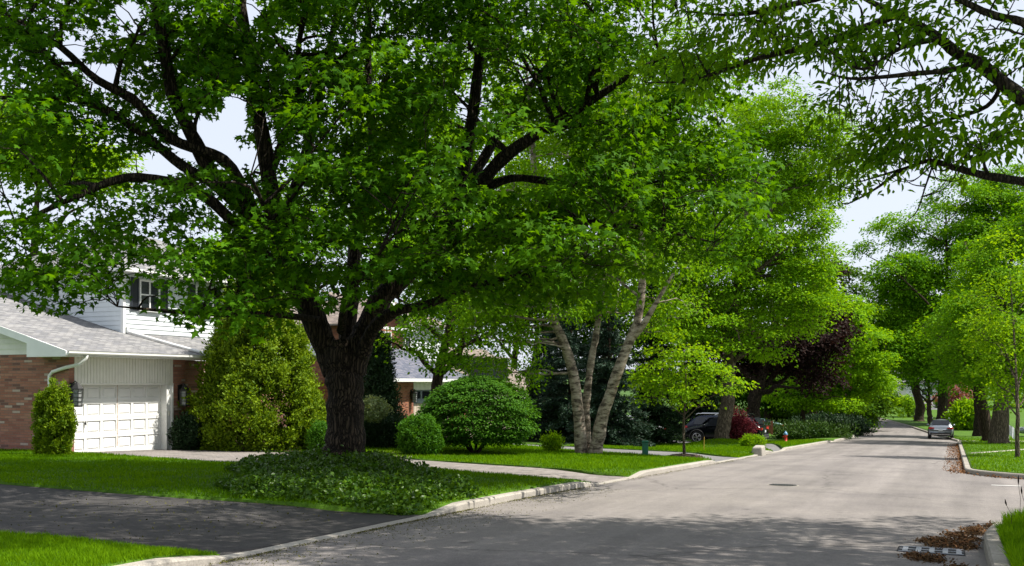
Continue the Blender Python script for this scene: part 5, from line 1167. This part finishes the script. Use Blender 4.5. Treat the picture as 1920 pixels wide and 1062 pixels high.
tree('small_tree', 'small leaning reddish trunk between two far trees at the bend', 'tree', at_ground(1744, 106, -.1), .28, pxblobs(106, [(1752, 705, 36, 24, 0, 1), (1726, 712, 26, 18, 0, 1)]), 90, 18, .3, M['leaf_mid'], M['bark_brown'], TM_OVAL, (.6, .3), 57, GRP_R, fork=2.0)
tree('small_tree', 'pink blossoming crabapple behind the tall tree at the bend', 'tree', at_ground(1795, 124, -.1), .2, pxblobs(124, [(1792, 735, 30, 26, 0, 1), (1780, 755, 26, 16, 0, 1)]), 120, 20, .34, M['leaf_pink'], M['bark_brown'], TM_OVAL, (.6, .3), 58, GRP_R, fork=1.6)
tree('small_tree', 'tiny round yellow green tree on the far lawn', 'tree', at_ground(1704, 128, -.1), .16, pxblobs(128, [(1702, 762, 22, 20, 0, 1)]), 90, 18, .32, M['leaf_lime'], M['bark_brown'], TM_OVAL, (.5, .3), 59, GRP_R, fork=1.2)
bush('round_shrub', 'low golden shrub behind the silver SUV on the right lawn', 'shrub', at_ground(1812, 96, -.05), (1.6, 1.3, 2.6), 300, 12, .3, M['leaf_lime'], TM_OVAL, 60, 'far shrubs', tuft=.22)

# ------------------------------------------------------------------ shrubs and conifers
cone = lambda p=.75, q=.9: (lambda t: np.clip(np.minimum(1, (t + .06) * 6) ** .5 * (1 - t) ** p, 0, 1) * 1.12)
egg = lambda t: np.clip(np.where(t < .22, .84 + .16 * np.sin(np.clip(t / .22, 0, 1) * 1.57), (1 - np.clip((t - .22) / .78, 0, 1) ** 1.22) ** .98), 0, 1)
bush('golden_cedar', 'huge golden green cedar shrub covering the porch of the garage house', 'shrub', at_ground(482, 34.4, -.05), (2.2, 1.75, 6.1), 6200, 24, .105, M['leaf_gold'], TM_TUFT, 74, None, .12, egg, .5, .55, .085, .1, fill=.74, clump=620)
bush('column_cedar', 'small upright cedar at the garage corner below the lantern', 'shrub', at_ground(101, 28.0, -.05), (.40, .40, 1.85), 1500, 22, .075, M['leaf_gold'], TM_TUFT, 72, None, .08, lambda t: np.clip(np.minimum(1, .75 + t) * np.cos(np.clip((t - .55) / .45, 0, 1) * 1.4) ** .6, 0, 1), .8, .5, .042, .05, fill=.7, clump=220)
# layered round shrub
def burning_bush():
    rng = np.random.default_rng(81); base = np.array(at_ground(890, 34.8, -.02)); root = thing('round_shrub', 'wide rounded shrub with layered green sprays on the lawn', 'shrub', base); w = Wood()
    for k in range(9):
        a = k * .7; w.limb([base + np.array([cos(a) * .06, sin(a) * .06, 0]), base + np.array([cos(a) * .5, sin(a) * .45, .55]), base + np.array([cos(a) * 1.2, sin(a) * 1.1, 1.35])], [.05, .04, .015], 6)
    n = 1500; a = rng.uniform(0, 6.283, n); t = rng.uniform(0, 1, n); prof = np.where(t < .25, .72 + .28 * t / .25, np.sqrt(np.maximum(0, 1 - ((t - .25) / .75) ** 2.3))); q = rng.uniform(.55, 1, n) ** .5
    ln = lump_noise(rng, np.stack([np.cos(a), np.sin(a), t], -1) * 1.5, .05)
    cen = base + np.stack([np.cos(a) * prof * 2.0 * q * ln, np.sin(a) * prof * 1.8 * q * ln, .42 + t * 2.25 * ln], -1); out = np.stack([np.cos(a), np.sin(a), t * 1.0 - .1], -1)
    w.twigs(cen, rng, .012, .003); w.build('stem', M['bark_brown'], root)
    P, Nn, D, S, tone = spray(rng, cen, unit(out), 36, (.20, .035), .08, a_up=1.0, c_rand=.35, droop=.25); leaves('foliage', P, Nn, D, S, TM_HEX, tone, M['leaf_box'], root)
burning_bush()
bush('boxwood_ball', 'tight round boxwood at the driveway edge beside the wide layered shrub', 'shrub', at_ground(786, 32.4, -.03), (.66, .62, 1.28), 1100, 14, .07, M['leaf_box'], TM_OVAL, 82, None, .06, None, .3, .2, .06, .03, fill=.8)
bush('boxwood_ball', 'small bright green shrub half hidden left of the maple trunk', 'shrub', at_ground(606, 31.5, -.03), (.42, .42, 1.0), 500, 14, .08, M['leaf_box'], TM_OVAL, 83, None, .08, None, .4, .2, .06, .03, fill=.75)
hd = bush('clipped_hedge', 'long dark clipped hedge behind the picket edging', 'hedge', at_ground(735, 37, -.03), (1.75, .6, 1.15), 2000, 13, .08, M['leaf_yew'], TM_OVAL, 84, None, .04, lambda t: np.clip(1.05 - .12 * t, 0, 1) * np.where(t > .9, .95, 1), .4, .2, .06, .03, fill=.6)
bush('yew_shrub', 'tall black green yew beside the brick house wall', 'shrub', at_ground(712, 42, -.05), (1.15, 1.1, 4.3), 1700, 13, .16, M['leaf_yew'], TM_BLADE, 85, None, .2, cone(.7), .5, .3, .13, .08)
bush('variegated_shrub', 'small pale variegated shrub on a thin stem above the hedge', 'shrub', np.array(at_ground(700, 35.8)) + UP * 1.15, (.5, .45, .62), 420, 14, .075, M['leaf_pale'], TM_OVAL, 86, None, .15, None, .3, .2, .07, .02)
bush('porch_shrub', 'dark low shrub by the porch pillar behind the stones', 'shrub', at_ground(352, 33.6, -.05), (.5, .5, 1.1), 480, 13, .09, M['leaf_yew'], TM_OVAL, 87, None, .15, None, .4, .2, .08, .03)
bush('red_maple_shrub', 'burgundy lace leaf maple shrub in front of the black SUV', 'shrub', at_ground(1387, 57.2, -.05), (.70, .62, 1.5), 330, 13, .15, M['leaf_red'], TM_LANCE, 88, None, .35, None, .1, .25, .13, .05)
bush('dwarf_juniper', 'small yellow green dwarf conifer at the end of the lawn mound', 'shrub', at_ground(1412, 50.5, -.05), (.58, .5, .55), 420, 12, .11, M['leaf_lime'], TM_BLADE, 89, None, .15, None, .5, .3, .07, .03)
bush('spreading_juniper', 'wide low juniper mass behind the fire hydrant', 'shrub', at_ground(1518, 76, -.05), (2.9, 1.5, 1.0), 900, 13, .24, M['leaf_cedar'], TM_BLADE, 90, 'low junipers by the far drives', .25, None, .6, .4, .2, .05)
bush('spreading_juniper', 'wide low juniper mass right of the slim street trunk', 'shrub', at_ground(1560, 88, -.05), (3.0, 1.8, 1.5), 900, 13, .28, M['leaf_yew'], TM_BLADE, 91, 'low junipers by the far drives', .25, None, .6, .4, .2, .05)
bush('spreading_juniper', 'low juniper mass beneath the broad far trunk', 'shrub', at_ground(1600, 104, -.05), (2.4, 1.6, 1.6), 700, 13, .3, M['leaf_cedar'], TM_BLADE, 92, 'low junipers by the far drives', .25, None, .6, .4, .2, .05)
bush('garden_plant', 'small yellow green leafy plant left of the birch stems', 'plant', at_ground(1035, 38.2, -.02), (.32, .3, .55), 130, 12, .13, M['leaf_lime'], TM_LANCE, 93, None, .2, None, .9, .2, .08, .015)
spruce('spruce_tree', 'blue green spruce left of the birch stems', at_ground(1070, 56, -.1), 9.2, 2.7, 101, group='dark spruces behind the birch')
spruce('spruce_tree', 'blue green spruce seen between the birch stems', at_ground(1142, 50, -.1), 7.6, 2.3, 102, group='dark spruces behind the birch')
spruce('spruce_tree', 'dark spruce behind the thin lime sapling', at_ground(1222, 57, -.1), 9.5, 2.0, 103, group='dark spruces behind the birch', leaf='leaf_yew')
spruce('spruce_tree', 'narrow dark spruce at the left edge of the spruce row', at_ground(1020, 60, -.1), 6.8, 2.0, 104, group='dark spruces behind the birch')
spruce('spruce_tree', 'tall dark spruce at the right edge of the spruce row', at_ground(1300, 72, -.1), 13, 3.0, 105, group='dark spruces behind the birch', leaf='leaf_yew')

# ground cover under the maple
def ground_cover():
    rng = np.random.default_rng(61); n = 46000
    u = rng.uniform(13.0, 22.3, n * 2); v = rng.uniform(7.55, 17.5, n * 2)
    cu = 13.15 + 1.2 * np.clip((v - 14) / 3, 0, 1); e = np.minimum(np.minimum(np.minimum((u - cu) / .35, (v - 7.6) / .3), (11.2 + (u - 13) * .75 - v) / .6), 1)
    f = ((u - 17) / 5) ** 2 + ((v - 11) / 4.5) ** 2
    wob = .25 * np.sin(u * 2.3) + .2 * np.sin(v * 3.1)
    k = (u > cu) & (v < 10.9 + (u - 13) * .75 + wob) & (v > 7.6 + np.maximum(0, u - 15.6) * 1.0 + wob * .5) & (u < 20.9 + wob * .4) & (v < 14.6); u, v, e, f = [q[k][:n] for q in (u, v, e, f)]
    x = u * DX - v * DY; y = u * DY + v * DX; g = np.array([H(a, b) for a, b in zip(u, v)])
    th = (.10 + .17 * np.clip((1 - f) * 2.2, 0, 1)) * np.clip(e, .35, 1) * (1 + .28 * np.sin(u * 3.1 + v) * np.sin(v * 2.6) + .2 * np.sin(u * 7.3) * np.sin(v * 8.1))
    q = rng.uniform(0, 1, len(u)) ** .6; tall = rng.uniform(0, 1, len(u)) > .985
    P = np.stack([x, y, g + .02 + th * q + tall * rng.uniform(.02, .16, len(u))], -1); m = len(P)
    D = rng.normal(size=(m, 3)) + UP * .35; Nn = UP * .7 + rng.normal(size=(m, 3)) * .6
    return tag(leaves('ground_cover', P, Nn, D, .072 * rng.uniform(.6, 1.4, m), TM_HEX, np.clip(rng.normal(.42, .24, m), 0, 1), M['leaf_vinca'], None), 'dark leafy ground cover mounded around the maple trunk', 'ground cover', None, 'stuff')
ground_cover()

# ------------------------------------------------------------------ trees farther back
BACK = [('leaf_lime', 60, 90, 300, .34, 55, [(90, 290, 120, 70, 0, .8), (20, 250, 90, 60, 0, .8), (190, 320, 60, 40, 0, .8)], 'yellow green tree showing above the roof at far left', 'deciduous'),
        ('leaf_mid', 430, 60, 420, .32, 66, [(450, 520, 110, 90, 0, .8), (560, 430, 120, 120, 2, .8), (700, 420, 140, 130, 3, .8)], 'tree behind the two storey roof left of the maple fork', 'deciduous'),
        ('leaf_bright', 840, 80, 520, .38, 78, [(830, 330, 150, 150, 0, .8), (950, 200, 160, 160, 2, .8), (720, 250, 120, 150, 2, .8)], 'bright tree high behind the red brick house', 'deciduous'),
        ('leaf_bright', 1120, 85, 620, .4, 84, [(1120, 330, 150, 200, 0, .8), (1250, 220, 130, 170, 1, .8), (1330, 400, 110, 160, 2, .8), (1180, 520, 150, 90, 0, .8)], 'bright tall tree behind the birch crown', 'deciduous'),
        ('leaf_mid', 1350, 110, 420, .5, 108, [(1380, 420, 130, 200, 0, .8), (1470, 560, 110, 130, 0, .8), (1480, 360, 70, 120, 0, .8)], 'tall mid green tree beyond the grassy mound', 'deciduous'),
        ('leaf_dark', 1440, 100, 320, .4, 100, [(1440, 730, 90, 40, 0, .8), (1350, 720, 90, 50, 0, .8), (1500, 680, 60, 70, 0, .8)], 'shady tree beyond the wooden fence', 'deciduous'),
        ('leaf_dark', 960, 95, 460, .45, 92, [(960, 560, 130, 100, 0, .8), (1080, 600, 120, 90, 0, .8), (860, 520, 100, 120, 0, .8), (1200, 620, 120, 80, 0, .8)], 'dark tree mass behind the tan roofed house', 'deciduous')]
for i, (lf, px, _, ncl, ls, Y, bs, lab, _k) in enumerate(BACK):
    tree('background_tree', lab, 'tree', at_ground(px, Y, -.2), .4, pxblobs(Y, bs), int(ncl * 1.5), 38, ls * .85, M[lf], M['bark_brown'], TM_OVAL, (ls * 1.7, ls * .7), 200 + i, GRP_B, fork=4, nlimb=8)
FARW = [(1500, 150, 'leaf_mid', 'far tree left of the bend behind the street trees'), (1580, 165, 'leaf_dark', 'far dark tree above the end of the road'), (1655, 200, 'leaf_dark', 'far dark tree left of the white house'), (1730, 205, 'leaf_dark', 'far dark tree behind the white house roof'),
        (1800, 190, 'leaf_mid', 'far tree right of the white house'), (1880, 180, 'leaf_dark', 'far dark tree behind the grey car'), (1960, 150, 'leaf_mid', 'far tree at the right edge beyond the lawns')]
for i, (px, Y, lf, lab) in enumerate(FARW):
    b = np.array(at_ground(px, Y, -.3)); hh = 13 + 4 * ((i * 7) % 3)
    tree('far_tree', lab, 'tree', b, .5, [bl(b, 0, 0, hh * .62, 6.5, 5, hh * .38), bl(b, 4, 1, hh * .42, 5, 4, hh * .3), bl(b, -4.5, 0, hh * .4, 5, 4, hh * .32)], 420, 26, .62, M[lf], M['bark_brown'], TM_OVAL, (1.3, .6), 300 + i, 'far trees closing the street', fork=3, nlimb=6)
for i, (px, Y, lf, lab) in enumerate([(1628, 150, 'leaf_mid', 'low shrub left of the road bend'), (1672, 158, 'leaf_dark', 'dark rounded shrub on the lawn before the white house'), (1640, 165, 'leaf_dark', 'dark hedge shrub beyond the bend'), (1790, 150, 'leaf_dark', 'dark shrub at the right of the far drive'), (1448, 104, 'leaf_dark', 'dark shrub behind the wooden fence'), (1492, 108, 'leaf_dark', 'dark shrub between the fence and the slim street tree'), (1540, 118, 'leaf_dark', 'dark shrub behind the slim street tree trunk'), (1588, 130, 'leaf_dark', 'dark shrub by the bend behind the broad trunk')]):
    bush('far_shrub', lab, 'shrub', at_ground(px, Y, -.1), (2.2, 1.8, 1.25), 300, 12, .38, M[lf], TM_OVAL, 400 + i, 'far shrubs', .2, tuft=.3)
